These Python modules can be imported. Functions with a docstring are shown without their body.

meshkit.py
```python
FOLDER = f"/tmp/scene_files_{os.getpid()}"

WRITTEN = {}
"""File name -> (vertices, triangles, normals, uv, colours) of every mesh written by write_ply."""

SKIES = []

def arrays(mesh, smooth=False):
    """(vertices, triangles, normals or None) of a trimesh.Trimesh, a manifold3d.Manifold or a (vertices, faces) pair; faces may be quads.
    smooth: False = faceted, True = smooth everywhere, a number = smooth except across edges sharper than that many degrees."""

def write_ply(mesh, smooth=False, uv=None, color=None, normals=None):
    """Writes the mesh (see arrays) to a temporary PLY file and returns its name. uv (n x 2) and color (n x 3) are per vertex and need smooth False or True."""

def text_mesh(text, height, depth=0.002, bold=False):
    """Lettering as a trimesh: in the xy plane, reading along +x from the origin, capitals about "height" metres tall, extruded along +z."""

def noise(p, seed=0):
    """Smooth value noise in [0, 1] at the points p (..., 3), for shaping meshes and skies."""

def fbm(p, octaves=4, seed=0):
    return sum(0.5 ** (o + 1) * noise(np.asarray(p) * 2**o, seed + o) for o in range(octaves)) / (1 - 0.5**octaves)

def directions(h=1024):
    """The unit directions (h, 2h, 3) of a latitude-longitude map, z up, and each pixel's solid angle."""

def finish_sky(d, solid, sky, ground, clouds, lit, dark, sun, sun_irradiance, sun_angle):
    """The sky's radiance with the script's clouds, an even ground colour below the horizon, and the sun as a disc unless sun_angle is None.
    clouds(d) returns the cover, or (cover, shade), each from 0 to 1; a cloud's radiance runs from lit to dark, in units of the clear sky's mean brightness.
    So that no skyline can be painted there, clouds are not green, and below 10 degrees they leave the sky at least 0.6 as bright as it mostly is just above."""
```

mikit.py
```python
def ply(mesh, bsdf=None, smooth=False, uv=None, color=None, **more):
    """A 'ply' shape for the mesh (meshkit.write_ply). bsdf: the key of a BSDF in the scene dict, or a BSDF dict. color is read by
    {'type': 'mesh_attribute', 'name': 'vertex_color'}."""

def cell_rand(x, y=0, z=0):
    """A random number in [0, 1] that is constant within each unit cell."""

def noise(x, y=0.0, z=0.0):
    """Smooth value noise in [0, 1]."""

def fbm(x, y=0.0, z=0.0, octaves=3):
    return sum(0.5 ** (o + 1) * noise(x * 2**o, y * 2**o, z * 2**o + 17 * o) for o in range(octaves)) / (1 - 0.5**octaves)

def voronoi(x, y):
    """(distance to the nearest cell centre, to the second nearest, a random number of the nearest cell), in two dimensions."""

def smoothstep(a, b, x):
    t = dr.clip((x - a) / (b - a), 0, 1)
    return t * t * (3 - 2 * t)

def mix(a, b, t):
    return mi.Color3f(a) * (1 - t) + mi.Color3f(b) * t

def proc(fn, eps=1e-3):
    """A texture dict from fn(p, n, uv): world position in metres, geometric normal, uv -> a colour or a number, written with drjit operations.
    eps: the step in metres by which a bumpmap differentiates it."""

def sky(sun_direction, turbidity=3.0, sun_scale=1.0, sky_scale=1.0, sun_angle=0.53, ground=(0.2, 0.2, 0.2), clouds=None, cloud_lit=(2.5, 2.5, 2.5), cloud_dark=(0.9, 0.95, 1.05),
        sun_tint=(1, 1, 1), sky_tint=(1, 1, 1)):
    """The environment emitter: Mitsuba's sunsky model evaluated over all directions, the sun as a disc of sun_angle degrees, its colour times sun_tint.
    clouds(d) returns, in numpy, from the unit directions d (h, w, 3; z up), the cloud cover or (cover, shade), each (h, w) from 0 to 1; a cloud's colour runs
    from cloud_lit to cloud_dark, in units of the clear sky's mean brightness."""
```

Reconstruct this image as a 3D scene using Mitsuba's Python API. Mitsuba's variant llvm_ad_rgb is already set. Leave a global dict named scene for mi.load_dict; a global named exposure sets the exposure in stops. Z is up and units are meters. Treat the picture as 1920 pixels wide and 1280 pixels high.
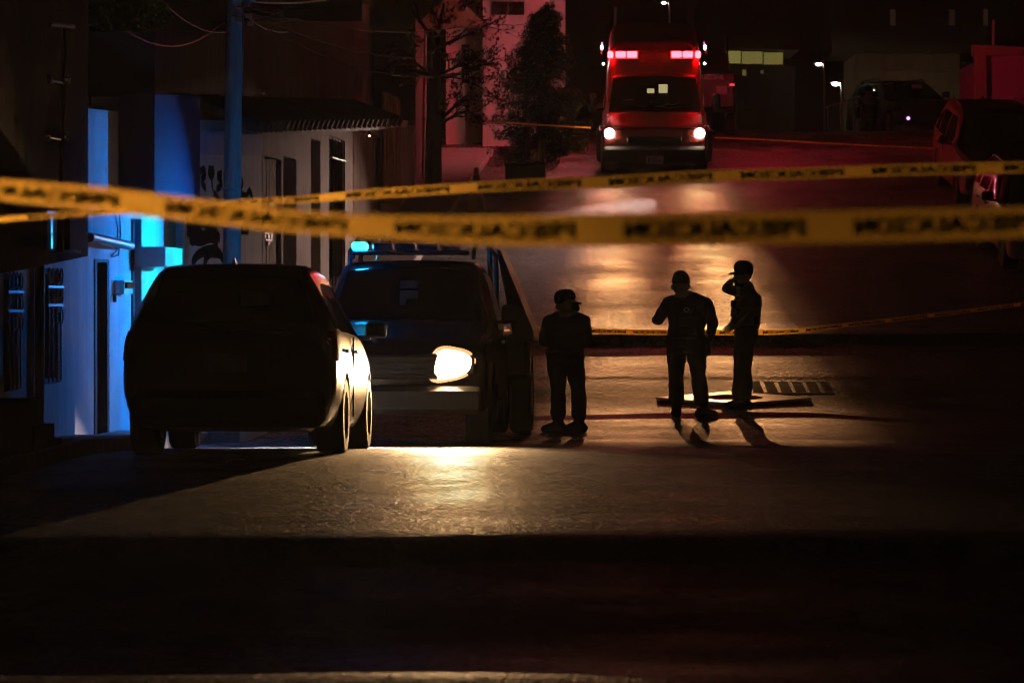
import math, random
import numpy as np
import trimesh, manifold3d as m3
import shapely.geometry as sg
from shapely.ops import unary_union
from scipy.interpolate import PchipInterpolator
import mitsuba as mi, drjit as dr
import mikit, meshkit
from mikit import proc, noise, fbm, voronoi, cell_rand, smoothstep, mix

rng = np.random.default_rng(7)
random.seed(7)
T = mi.ScalarTransform4f
V = lambda *a: np.array(a, float)

# ------------------------------------------------------------------ camera, sky, exposure
FPX = 7200.0                      # focal length in pixels of the 1920 wide photograph (a 135 mm lens)
PITCH = math.atan(80 / FPX)
FWD, UP = V(0, math.cos(PITCH), -math.sin(PITCH)), V(0, math.sin(PITCH), math.cos(PITCH))
scene = {"type": "scene"}
labels = {}
scene["camera"] = {"type": "thinlens", "fov": math.degrees(2 * math.atan(960 / FPX)), "fov_axis": "x",
                   "aperture_radius": 0.0132, "focus_distance": 46.5, "near_clip": 0.5, "far_clip": 2000.0,
                   "to_world": T().look_at(origin=[0, 0, 0], target=FWD.tolist(), up=[0, 0, 1]),
                   "medium": {"type": "ref", "id": "added_haze"}}
scene["sky_light"] = {**mikit.sky([0.3, -0.5, 0.35], sun_scale=0.0, sky_scale=0.0023, sky_tint=(1.0, 0.86, 0.8)), "sampling_weight": 2.0}
exposure = 0.0
WARM = np.array([1.0, 0.56, 0.24])
TRUCK_I, AMB_I, BLUE_L, RED_L = 430.0, 440.0, 110.0, 150.0
SIGMA = 0.0006
scene["added_haze"] = {"type": "homogeneous", "albedo": 0.95, "sigma_t": SIGMA, "phase": {"type": "hg", "g": 0.35}}  # haze added to lift the blacks, in place of lens glare


def ray(px, py):
    return FWD + (px - 960) / FPX * V(1, 0, 0) - (py - 640) / FPX * UP


def P(px, py, d):
    r = ray(px, py)
    return r * (d / r[1])


# ------------------------------------------------------------------ helpers
def area(rgb, w=1.0):
    return {"type": "area", "radiance": {"type": "rgb", "value": [float(x) for x in rgb]}, "sampling_weight": float(w)}


def newkey(key):
    if key not in scene and key not in labels:
        return key
    i = 1
    while f"{key}_{i:03d}" in scene or f"{key}_{i:03d}" in labels:
        i += 1
    return f"{key}_{i:03d}"


def add(key, mesh, mat, smooth=False, emit=None, parent=None, color=None):
    key = newkey(f"{parent}__{key}" if parent else key)
    more = {"emitter": emit} if emit else {}
    scene[key] = mikit.ply(mesh, mat, smooth=smooth, color=color, **more)
    return key


def thing(name, label, cat, group=None, kind=None):
    key = newkey(name)
    labels[key] = {"label": label, "category": cat}
    if group:
        labels[key]["group"] = group
    if kind:
        labels[key]["kind"] = kind
    return key


def struct(name, mesh, mat, smooth=False):
    k = add(name, mesh, mat, smooth)
    labels[k] = {"kind": "structure"}
    return k


def cat_(ms):
    return trimesh.util.concatenate(ms)


def box(cx, cy, cz, sx, sy, sz, bev=0.0):
    if bev <= 0:
        m = trimesh.creation.box((sx, sy, sz))
        m.apply_translation((cx, cy, cz))
        return m
    pts = []
    for a in (-1, 1):
        for b in (-1, 1):
            for c in (-1, 1):
                p = V(a * sx / 2, b * sy / 2, c * sz / 2)
                for k in range(3):
                    q = p.copy()
                    for j in range(3):
                        if j != k:
                            q[j] -= math.copysign(bev, q[j])
                    pts.append(q)
    m = trimesh.convex.convex_hull(np.array(pts))
    m.apply_translation((cx, cy, cz))
    return m


def frame_of(t):
    a = np.cross(t, V(0, 0, 1) if abs(t[2]) < 0.9 else V(1, 0, 0))
    a /= np.linalg.norm(a)
    return a, np.cross(t, a)


def tube(pts, r, n=8, caps=True):
    p = np.asarray(pts, float)
    r = np.broadcast_to(r, (len(p),))
    t = np.gradient(p, axis=0)
    t /= np.linalg.norm(t, axis=1, keepdims=True) + 1e-12
    a = np.array([frame_of(x)[0] for x in t])
    for i in range(1, len(a)):
        if a[i] @ a[i - 1] < 0:
            a[i] = -a[i]
    b = np.cross(t, a)
    ang = np.arange(n) * 2 * np.pi / n
    v = (p[:, None] + r[:, None, None] * (np.cos(ang)[None, :, None] * a[:, None] + np.sin(ang)[None, :, None] * b[:, None])).reshape(-1, 3)
    f = []
    for i in range(len(p) - 1):
        for j in range(n):
            q = [i * n + j, i * n + (j + 1) % n, (i + 1) * n + (j + 1) % n, (i + 1) * n + j]
            f += [[q[0], q[1], q[2]], [q[0], q[2], q[3]]]
    if caps:
        v = np.vstack([v, p[0], p[-1]])
        k = len(p) * n
        for j in range(n):
            f += [[k, (j + 1) % n, j], [k + 1, k - n + j, k - n + (j + 1) % n]]
    return trimesh.Trimesh(v, np.array(f), process=False)


def catenary(a, b, sag, n=24):
    t = np.linspace(0, 1, n)[:, None]
    p = np.asarray(a) * (1 - t) + np.asarray(b) * t
    p[:, 2] -= sag * 4 * t[:, 0] * (1 - t[:, 0])
    return p


def lathe(prof, n=32):
    return trimesh.creation.revolve(np.array(prof, float), sections=n)


def M_place(x, y, z, yaw=0.0, pitch=0.0, roll=0.0):
    R = trimesh.transformations
    return R.translation_matrix((x, y, z)) @ R.rotation_matrix(yaw, (0, 0, 1)) @ R.rotation_matrix(pitch, (1, 0, 0)) @ R.rotation_matrix(roll, (0, 1, 0))


def grid_mesh(vs):
    """vs: (n, m, 3)"""
    n, m = vs.shape[:2]
    i, j = np.meshgrid(np.arange(n - 1), np.arange(m - 1), indexing="ij")
    q = np.stack([i * m + j, (i + 1) * m + j, (i + 1) * m + j + 1, i * m + j + 1], -1).reshape(-1, 4)
    return trimesh.Trimesh(vs.reshape(-1, 3), np.vstack([q[:, [0, 1, 2]], q[:, [0, 2, 3]]]), process=False)


def text_fit(text, w, h, bold=True, depth=0.002):
    m = meshkit.text_mesh(text, 1.0, depth, bold=bold)
    lo, hi = m.bounds
    m.apply_translation((-lo[0], -lo[1], 0))
    m.apply_scale((w / (hi[0] - lo[0]), h / (hi[1] - lo[1]), 1))
    return m


# ------------------------------------------------------------------ materials
def principled(c, rough=0.6, metal=0.0, **k):
    col = c if isinstance(c, dict) else {"type": "rgb", "value": list(c)}
    if rough >= 0.7 if not isinstance(rough, dict) else False:
        k.setdefault("specular", 0.12)
    return {"type": "twosided", "bsdf": {"type": "principled", "base_color": col, "roughness": rough, "metallic": metal, **k}}


def asphalt_col(p, n, uv):
    big = fbm(p.x * 0.35, p.y * 0.35, 0, 3)
    streak = fbm(p.x * 0.5 + 7, p.y * 2.2, 3, 4)
    fine = noise(p.x * 26, p.y * 9, 5)
    grit = noise(p.x * 60, p.y * 24, 8)
    stain = smoothstep(.50, .66, fbm(p.x * .9 + 11, p.y * 1.1, 6, 4))
    v = (0.012 + 0.05 * big + 0.05 * streak) * (.15 + .9 * fine + 1.0 * grit * grit) * (1 - .6 * stain)
    # fine cracks
    f1, f2, _ = voronoi(p.x * .42 + .5 * fbm(p.x * 1.7, p.y * 1.7, 2, 3), p.y * .30 + .5 * fbm(p.x * 1.7 + 9, p.y * 1.7, 2, 3))
    crack = 1 - smoothstep(.008, .03, f2 - f1)
    v = v * (1 - .7 * crack)
    return mi.Color3f(v * 1.08, v, v * 0.92)


def asphalt_bump(p, n, uv):
    return 0.0050 * noise(p.x * 34, p.y * 17, 1) + 0.0050 * noise(p.x * 75, p.y * 36, 2)


def asphalt_rough(p, n, uv):
    return 0.46 + 0.22 * fbm(p.x * 0.8 + 3, p.y * 1.6, 4, 3)


scene["m_asphalt"] = {"type": "bumpmap", "arbitrary": proc(asphalt_bump, eps=0.006), "scale": 1.0,
                      "bsdf": principled(proc(asphalt_col), proc(asphalt_rough), specular=0.38)}


def dirty(base, amt=0.35, scale=1.0, vert=True):
    b = np.array(base)

    def fn(p, n, uv):
        s = p.x + p.y
        st = fbm(s * 5 * scale, p.z * 0.6 * scale, 1, 3)
        bl = fbm(p.x * 1.7 * scale, p.y * 1.7 * scale, p.z * 1.7 * scale, 3)
        fi = noise(s * 30, p.z * 26, 2)
        k = 1 - amt * (0.55 * st + 0.5 * bl - 0.25) - 0.12 * amt * fi
        return mi.Color3f(*[float(x) for x in b]) * dr.clip(k, 0.2, 1.1)
    return proc(fn)


def bumped(bsdf, fn, eps=0.004):
    return {"type": "bumpmap", "arbitrary": proc(fn, eps=eps), "scale": 1.0, "bsdf": bsdf}


def plaster_b(p, n, uv):
    return 0.004 * fbm((p.x + p.y) * 9, p.z * 9, 0, 3)


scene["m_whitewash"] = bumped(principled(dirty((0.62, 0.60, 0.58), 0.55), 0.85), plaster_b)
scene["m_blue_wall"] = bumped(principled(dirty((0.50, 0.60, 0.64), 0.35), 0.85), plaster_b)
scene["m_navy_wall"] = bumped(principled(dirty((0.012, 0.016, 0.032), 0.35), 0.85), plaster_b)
scene["m_lavender"] = bumped(principled(dirty((0.42, 0.42, 0.60), 0.4), 0.85), plaster_b)
scene["m_graffiti_wall"] = bumped(principled(dirty((0.60, 0.60, 0.60), 0.4), 0.85), plaster_b)
scene["m_tan_wall"] = bumped(principled(dirty((0.42, 0.33, 0.29), 0.45), 0.85), plaster_b)
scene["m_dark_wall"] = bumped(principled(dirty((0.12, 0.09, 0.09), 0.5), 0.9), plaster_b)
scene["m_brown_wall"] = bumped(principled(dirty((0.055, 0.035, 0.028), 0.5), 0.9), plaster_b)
scene["m_red_house"] = bumped(principled(dirty((0.62, 0.45, 0.42), 0.3), 0.85), plaster_b)
scene["m_pale_wall"] = bumped(principled(dirty((0.62, 0.57, 0.54), 0.3), 0.85), plaster_b)
scene["m_pink_wall"] = bumped(principled(dirty((0.78, 0.26, 0.80), 0.3), 0.85), plaster_b)
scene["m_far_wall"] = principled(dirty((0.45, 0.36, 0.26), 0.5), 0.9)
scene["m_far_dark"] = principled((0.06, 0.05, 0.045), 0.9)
scene["m_concrete"] = bumped(principled(dirty((0.36, 0.34, 0.32), 0.5, 2), 0.75), plaster_b)
scene["m_manhole"] = bumped(principled(dirty((0.62, 0.60, 0.56), 0.35, 2), 0.32, specular=0.6), plaster_b)
scene["m_sidewalk"] = bumped(principled(dirty((0.26, 0.25, 0.24), 0.5, 2), 0.8), plaster_b)
scene["m_dark_stone"] = principled(dirty((0.07, 0.065, 0.06), 0.5, 2), 0.85)


def wood_col(c):
    c = np.array(c)

    def fn(p, n, uv):
        g = fbm((p.x + p.y) * 26, p.z * 1.2, 3, 3)
        return mi.Color3f(*[float(x) for x in c]) * (0.45 + 0.95 * g)
    return proc(fn)


scene["m_wood"] = principled(wood_col((0.30, 0.19, 0.11)), 0.85)
scene["m_wood_dark"] = principled(wood_col((0.06, 0.045, 0.04)), 0.8)
scene["m_gate"] = principled(wood_col((0.40, 0.28, 0.23)), 0.85)
scene["m_tile"] = principled(dirty((0.20, 0.12, 0.09), 0.6, 3), 0.8)
scene["m_iron"] = principled((0.03, 0.03, 0.032), 0.45, 0.3)
scene["m_black"] = principled((0.012, 0.012, 0.013), 0.6)
scene["m_void"] = principled((0.01, 0.009, 0.009), 0.9)
scene["m_steel"] = principled((0.5, 0.5, 0.5), 0.3, 0.9)
scene["m_chrome"] = principled((0.75, 0.75, 0.75), 0.12, 1.0)
scene["m_cable"] = principled((0.03, 0.03, 0.03), 0.45)
scene["m_rust_pole"] = principled((0.28, 0.20, 0.17), 0.5, 0.4)
scene["m_rubber"] = principled((0.02, 0.02, 0.02), 0.75)
scene["m_rim"] = principled((0.35, 0.35, 0.36), 0.25, 0.9)
scene["m_ceramic"] = principled((0.55, 0.38, 0.28), 0.2)
scene["m_suv_paint"] = principled((0.040, 0.034, 0.030), 0.22, 0.2, clearcoat=1.0, clearcoat_gloss=0.95)
scene["m_truck_paint"] = principled((0.012, 0.013, 0.018), 0.22, 0.0, clearcoat=1.0, clearcoat_gloss=0.95)
scene["m_cab_glint"] = principled((0.75, 0.70, 0.65), 0.28, 0.6, clearcoat=1.0, clearcoat_gloss=0.9)  # pale for the cab side panel; reflected light is put into the colour
scene["m_amb_paint"] = principled((0.17, 0.020, 0.018), 0.5, 0.0, clearcoat=0.25, clearcoat_gloss=0.8)
scene["m_car_red"] = principled((0.16, 0.04, 0.04), 0.2, 0.2, clearcoat=1.0, clearcoat_gloss=0.95)
scene["m_glass_dark"] = principled((0.006, 0.006, 0.007), 0.06, specular=0.6)
scene["m_glass"] = {"type": "thindielectric", "int_ior": 1.5}
scene["m_plastic"] = principled((0.02, 0.02, 0.021), 0.5)
scene["m_tail"] = principled((0.10, 0.004, 0.004), 0.1, clearcoat=1.0)
scene["m_white"] = principled((0.75, 0.75, 0.75), 0.5)
scene["m_plate"] = principled((0.45, 0.42, 0.75), 0.5)
scene["m_sticker"] = principled((0.20, 0.20, 0.20), 0.6)
scene["m_lens"] = principled((0.8, 0.8, 0.8), 0.1)
scene["m_bluelens"] = principled((0.03, 0.08, 0.25), 0.1)
scene["m_redlens"] = principled((0.4, 0.02, 0.02), 0.1)
scene["m_graffiti"] = principled((0.02, 0.025, 0.02), 1.0, specular=0.0)
scene["m_tape"] = {"type": "principledthin", "base_color": {"type": "rgb", "value": [0.92, 0.57, 0.10]}, "roughness": 0.55, "diff_trans": 1.45, "spec_trans": 0.0, "eta": 1.4}
scene["m_ink"] = {"type": "principledthin", "base_color": {"type": "rgb", "value": [0.012, 0.008, 0.004]}, "roughness": 0.6, "diff_trans": 0.3, "eta": 1.4}
scene["m_bark"] = principled(dirty((0.09, 0.065, 0.05), 0.6, 4), 0.9)


def leafmat(c, tr=0.7):
    return {"type": "principledthin", "base_color": {"type": "rgb", "value": list(c)}, "roughness": 0.5, "diff_trans": tr, "eta": 1.4}


scene["m_conifer"] = leafmat((0.030, 0.032, 0.018), 0.4)
scene["m_leaf_green"] = leafmat((0.10, 0.13, 0.035))
scene["m_leaf_dry"] = leafmat((0.09, 0.05, 0.03))
scene["m_yucca"] = leafmat((0.06, 0.07, 0.03), 0.4)
scene["m_cone"] = principled((0.55, 0.20, 0.08), 0.55)


def vcol(rough):
    return principled({"type": "mesh_attribute", "name": "vertex_color"}, rough)


scene["m_person"] = vcol(0.8)
scene["m_cloth_navy"] = principled((0.012, 0.013, 0.020), 0.85)
scene["m_vest"] = principled((0.016, 0.017, 0.015), 0.8)
scene["m_boot"] = principled((0.010, 0.010, 0.010), 0.5)
scene["m_gear"] = principled((0.02, 0.02, 0.02), 0.4)
scene["m_badge"] = principled((0.45, 0.45, 0.45), 0.4)

# ------------------------------------------------------------------ ground
PROF = [(-60, -7.0), (-20, -3.2), (0, -2.05), (8, -1.98), (14, -1.95), (16.6, -1.90), (17.5, -1.785), (18.0, -1.765), (18.5, -1.782), (19.2, -1.80), (21, -1.70), (23.0, -1.575),
        (23.8, -1.478), (24.2, -1.463), (25, -1.455), (28, -1.42), (30, -1.395), (33, -1.365), (36, -1.41), (38.5, -1.49), (42, -1.545), (43.3, -1.515), (46, -1.43), (47, -1.37),
        (49.5, -1.065), (53.3, -0.592), (60, 0.36), (67, 1.37), (74, 2.415), (80, 3.21), (84, 3.62), (88, 3.84), (95, 4.02), (110, 4.3), (150, 4.6), (300, 5.0), (700, 5.5)]
_pz = PchipInterpolator(*np.array(PROF).T)


def hump(d, d0, h, near, far):
    u = np.where(d < d0, (d - d0) / near, (d - d0) / far)
    return h * np.exp(-np.abs(u) ** 2.5)


def zg(x, d):
    x, d = np.asarray(x, float), np.asarray(d, float)
    z = _pz(d) + hump(d, 53.4 + 0.02 * x, 0.085, 0.35, 0.9) + hump(d, 49.9 + 0.015 * x, 0.012, 0.25, 0.9) + hump(d, 42.35 + 0.01 * x, 0.006, 0.10, 0.5)
    z = z + 0.012 * (meshkit.fbm(np.stack([x * 0.8, d * 0.9, 0 * d], -1), 3, 3) - 0.5)
    z = z - 0.012 - 0.012 * np.exp(-((d - 18) / 0.7) ** 2) * (1 - np.exp(-((x + 0.25) / 1.2) ** 2)) * 2 + 0.012
    # a shallow hole in the near crest, and a crown across the street
    return z + 0.02 * np.sin(x * 0.55 + 0.6) * np.exp(-((d - 24) / 3.0) ** 2)


def near_grid():
    ds = np.concatenate([np.arange(-60, 8, 2.0), np.arange(8, 16, 0.4), np.arange(16, 26, 0.08), np.arange(26, 40, 0.2), np.arange(40, 56, 0.07), np.arange(56, 90, 0.3),
                         np.arange(90, 140, 3.0), np.geomspace(140, 700, 16)])
    xs = np.concatenate([-np.geomspace(460, 13, 12), np.arange(-12, 13.1, 0.35), np.geomspace(14, 460, 12)])
    D, X = np.meshgrid(ds, xs, indexing="ij")
    return grid_mesh(np.stack([X, D, zg(X, D)], -1)[:, ::-1])


struct("road", near_grid(), "m_asphalt", True)

# road details: diamond concrete frame of the manhole, cover, drain bars
def lay(poly_xy, lift, thick):
    m = trimesh.creation.extrude_polygon(sg.Polygon(poly_xy) if not isinstance(poly_xy, sg.base.BaseGeometry) else poly_xy, thick, engine="earcut")
    m = m.subdivide_to_size(0.25)
    m.vertices[:, 2] += zg(m.vertices[:, 0], m.vertices[:, 1]) + lift
    return m


def road_xy(px, py):
    """the point of the road seen at a pixel"""
    ds = np.linspace(25, 84, 6000)
    r = ray(px, py)
    gap = r[2] * ds - zg(r[0] * ds, ds)
    i = int(np.argmax(gap < 0))
    return V(r[0] * ds[i], ds[i])


mh = thing("manhole", "pale diamond shaped concrete frame round a manhole cover, at the feet of the two officers", "manhole")
c = road_xy(1376, 750)
rh = sg.Polygon([c + V(-0.97, 0), c + V(0, -0.52), c + V(0.97, 0), c + V(0, 0.52)])
hole = sg.Point(0, 0).buffer(1, 32)
from shapely import affinity
hole = affinity.translate(affinity.scale(hole, 0.36, 0.24), c[0], c[1])
add("frame", lay(rh.difference(hole), 0.006, 0.03), "m_manhole", parent=mh)
add("cover", lay(affinity.scale(hole, 0.94, 0.94), 0.004, 0.014), "m_iron", parent=mh)
dg = thing("drain_grate", "dark storm drain grate with short bars sunk in the road behind the manhole", "drain")
c2 = road_xy(1468, 727)
add("rim", lay(sg.box(c2[0] - 0.62, c2[1] - 0.5, c2[0] + 0.62, c2[1] + 0.5).difference(sg.box(c2[0] - 0.56, c2[1] - 0.42, c2[0] + 0.56, c2[1] + 0.42)), 0.001, 0.006), "m_dark_stone", parent=dg)
add("pit", lay(sg.box(c2[0] - 0.56, c2[1] - 0.42, c2[0] + 0.56, c2[1] + 0.42), 0.0005, 0.002), "m_dark_stone", parent=dg)
for i in range(6):
    xx = c2[0] - 0.45 + 0.18 * i
    add("bar", lay(sg.box(xx, c2[1] - 0.42, xx + 0.05, c2[1] + 0.42), 0.0015, 0.010), "m_iron", parent=dg)


# ------------------------------------------------------------------ facades on the left
class Fac:
    def __init__(self, x0, d0, k):
        self.x0, self.d0, self.k = x0, d0, k
        L = math.hypot(k, 1)
        self.t, self.n, self.L = V(k, 1, 0) / L, V(1, -k, 0) / L, L

    def hit(self, px, py, o=0.0):
        r = ray(px, py)
        r = r / r[1]
        d = (self.x0 - self.k * self.d0 + o * self.L) / (r[0] - self.k)
        return r * d

    def sz(self, px, py, o=0.0):
        p = self.hit(px, py, o) - V(self.x0, self.d0, 0)
        return float(p @ self.t), float(p[2])

    def ext(self, poly, o0, o1):
        """extrude an (s, z) shapely polygon from offset o0 to o1"""
        m = cat_([trimesh.creation.extrude_polygon(g_, o1 - o0, engine="earcut") for g_ in getattr(poly, "geoms", [poly])])
        A = np.eye(4)
        A[:3, 0], A[:3, 1], A[:3, 2] = self.t, V(0, 0, 1), self.n
        A[:3, 3] = V(self.x0, self.d0, 0) + self.n * o0
        m.apply_transform(A)
        return m

    def poly(self, pts, o=0.0):
        return sg.Polygon([self.sz(x, y, o) for x, y in pts])

    def rect(self, x0, y0, x1, y1, o=0.0):
        a, b = self.sz(x0, (y0 + y1) / 2, o), self.sz(x1, (y0 + y1) / 2, o)
        c = self.hit((x0 + x1) / 2, y0, o)[2], self.hit((x0 + x1) / 2, y1, o)[2]
        return sg.box(a[0], c[1], b[0], c[0])

    def wall(self, px0, px1, py_top0, py_top1, o=0.0, base=-0.4):
        a, b = self.sz(px0, py_top0, o), self.sz(px1, py_top1, o)
        za = float(zg(*self.hit(px0, 600, o)[:2])) + base
        zb = float(zg(*self.hit(px1, 600, o)[:2])) + base
        return sg.Polygon([(a[0], za), (b[0], zb), (b[0], b[1]), (a[0], a[1])])

    def s2w(self, s, z, o):
        return V(self.x0, self.d0, 0) + self.t * s + self.n * o + V(0, 0, z)


F = Fac(-4.23, 35.4, 0.07)

# pavement along the houses
def pavement():
    ds = np.arange(26, 78, 0.4)
    rows = []
    for d in ds:
        xi = F.x0 + F.k * (d - F.d0)
        w = 0.62 if d < 41 else 0.9
        z = float(zg(xi + w, d))
        rows.append([(xi - 0.3, d, z + 0.135), (xi + w - 0.015, d, z + 0.13), (xi + w, d, z + 0.115), (xi + w + 0.01, d, z - 0.1)])
    return grid_mesh(np.array(rows)[:, ::-1])


struct("pavement", pavement(), "m_sidewalk")


def window_with_grille(h, x0, y0, x1, y1, bars=4, rails=(0.3,), o=0.0, fancy=True):
    r = F.rect(x0, y0, x1, y1, o)
    b = r.bounds
    w = newkey(f"{h}__window")
    scene[w] = mikit.ply(F.ext(r, -0.2, -0.16), "m_glass_dark")
    fr = r.difference(r.buffer(-0.05, join_style=2))
    scene[newkey(f"{w}__frame")] = mikit.ply(F.ext(fr, -0.16, -0.02), "m_wood_dark")
    ms = []
    for i in range(bars):
        s = b[0] + (b[2] - b[0]) * (i + 0.5) / bars
        ms.append(tube([F.s2w(s, b[1] + 0.02, 0.03), F.s2w(s, b[3] - 0.02, 0.03)], 0.009, 6))
    for q in rails:
        z = b[3] - (b[3] - b[1]) * q
        ms.append(F.ext(sg.box(b[0], z - 0.012, b[2], z + 0.012), 0.02, 0.045))
    if fancy:
        for i in range(bars):
            s = b[0] + (b[2] - b[0]) * (i + 0.5) / bars
            for q in rails:
                z = b[3] - (b[3] - b[1]) * q
                for sgn in (-1, 1):
                    t = np.linspace(0, 2 * np.pi, 12)
                    ms.append(tube([F.s2w(s + 0.07 * math.sin(a), z + sgn * 0.10 + 0.07 * math.cos(a), 0.035) for a in t], 0.008, 5))
    scene[newkey(f"{w}__grille")] = mikit.ply(cat_(ms), "m_iron")
    return r


# --- whitewashed house with overhanging upper floor
h1 = thing("whitewashed_house", "whitewashed house with two tall barred windows and a dark overhanging upper floor", "house")
ops = [F.rect(7, 512, 36, 733), F.rect(82, 503, 112, 719), F.rect(176, 486, 203, 822)]
wall = F.wall(-330, 226, 150, 210)
for o_ in ops:
    wall = wall.difference(o_)
add("wall", F.ext(wall, -0.3, 0.0), "m_whitewash", parent=h1)
window_with_grille(h1, 7, 512, 36, 733, rails=(0.16, 0.32))
window_with_grille(h1, 82, 503, 112, 719, rails=(0.16, 0.32))
dr_ = newkey(f"{h1}__door")
scene[dr_] = mikit.ply(F.ext(F.rect(178, 488, 201, 822), -0.22, -0.16), "m_wood_dark")
scene[newkey(f"{dr_}__frame")] = mikit.ply(F.ext(F.rect(176, 486, 203, 822).difference(F.rect(180, 492, 199, 830)), -0.2, 0.012), "m_wood_dark")
for i in range(3):
    scene[newkey(f"{dr_}__panel")] = mikit.ply(F.ext(F.rect(181.5, 506 + i * 104, 197, 590 + i * 104), -0.16, -0.135), "m_wood_dark")
scene[newkey(f"{dr_}__handle")] = mikit.ply(trimesh.creation.icosphere(2, 0.03).apply_translation(F.hit(182, 660, -0.11)), "m_steel", smooth=True)
add("drain_pipe", tube([F.hit(74, 498, 0.05), F.hit(75, 600, 0.05), F.hit(73, 775, 0.05)], 0.045, 10), "m_iron", 40, parent=h1)
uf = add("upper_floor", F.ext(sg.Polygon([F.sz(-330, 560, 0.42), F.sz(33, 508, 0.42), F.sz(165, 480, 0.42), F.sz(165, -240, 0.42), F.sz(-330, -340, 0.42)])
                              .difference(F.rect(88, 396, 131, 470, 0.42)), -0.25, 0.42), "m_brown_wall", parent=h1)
scene[f"{h1}__upper_window"] = mikit.ply(F.ext(F.rect(88, 396, 131, 470, 0.42), 0.2, 0.24), "m_glass_dark")
scene[f"{h1}__upper_window__frame"] = mikit.ply(F.ext(F.rect(88, 396, 131, 470, 0.42).difference(unary_union([F.rect(92, 400, 106, 467, 0.42), F.rect(110, 400, 126, 467, 0.42)])), 0.24, 0.37), "m_steel")
add("sill", F.ext(F.rect(84, 468, 135, 473, 0.42), 0.42, 0.5), "m_concrete", parent=h1)
add("doorstep", F.ext(F.rect(160, 812, 224, 826), 0.0, 0.26), "m_concrete", parent=h1)

mb = thing("electric_meter", "small grey electric meter box on the blue lit wall right of the narrow door", "meter")
add("box", F.ext(F.rect(214, 526, 231, 551), 0.0, 0.1), "m_steel", parent=mb)
add("dial", F.ext(F.rect(216, 529, 229, 540), 0.1, 0.125), "m_glass_dark", parent=mb)
add("conduit", tube([F.hit(215, 551, 0.03), F.hit(215, 566, 0.03)], 0.02, 8), "m_iron", parent=mb)

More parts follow.
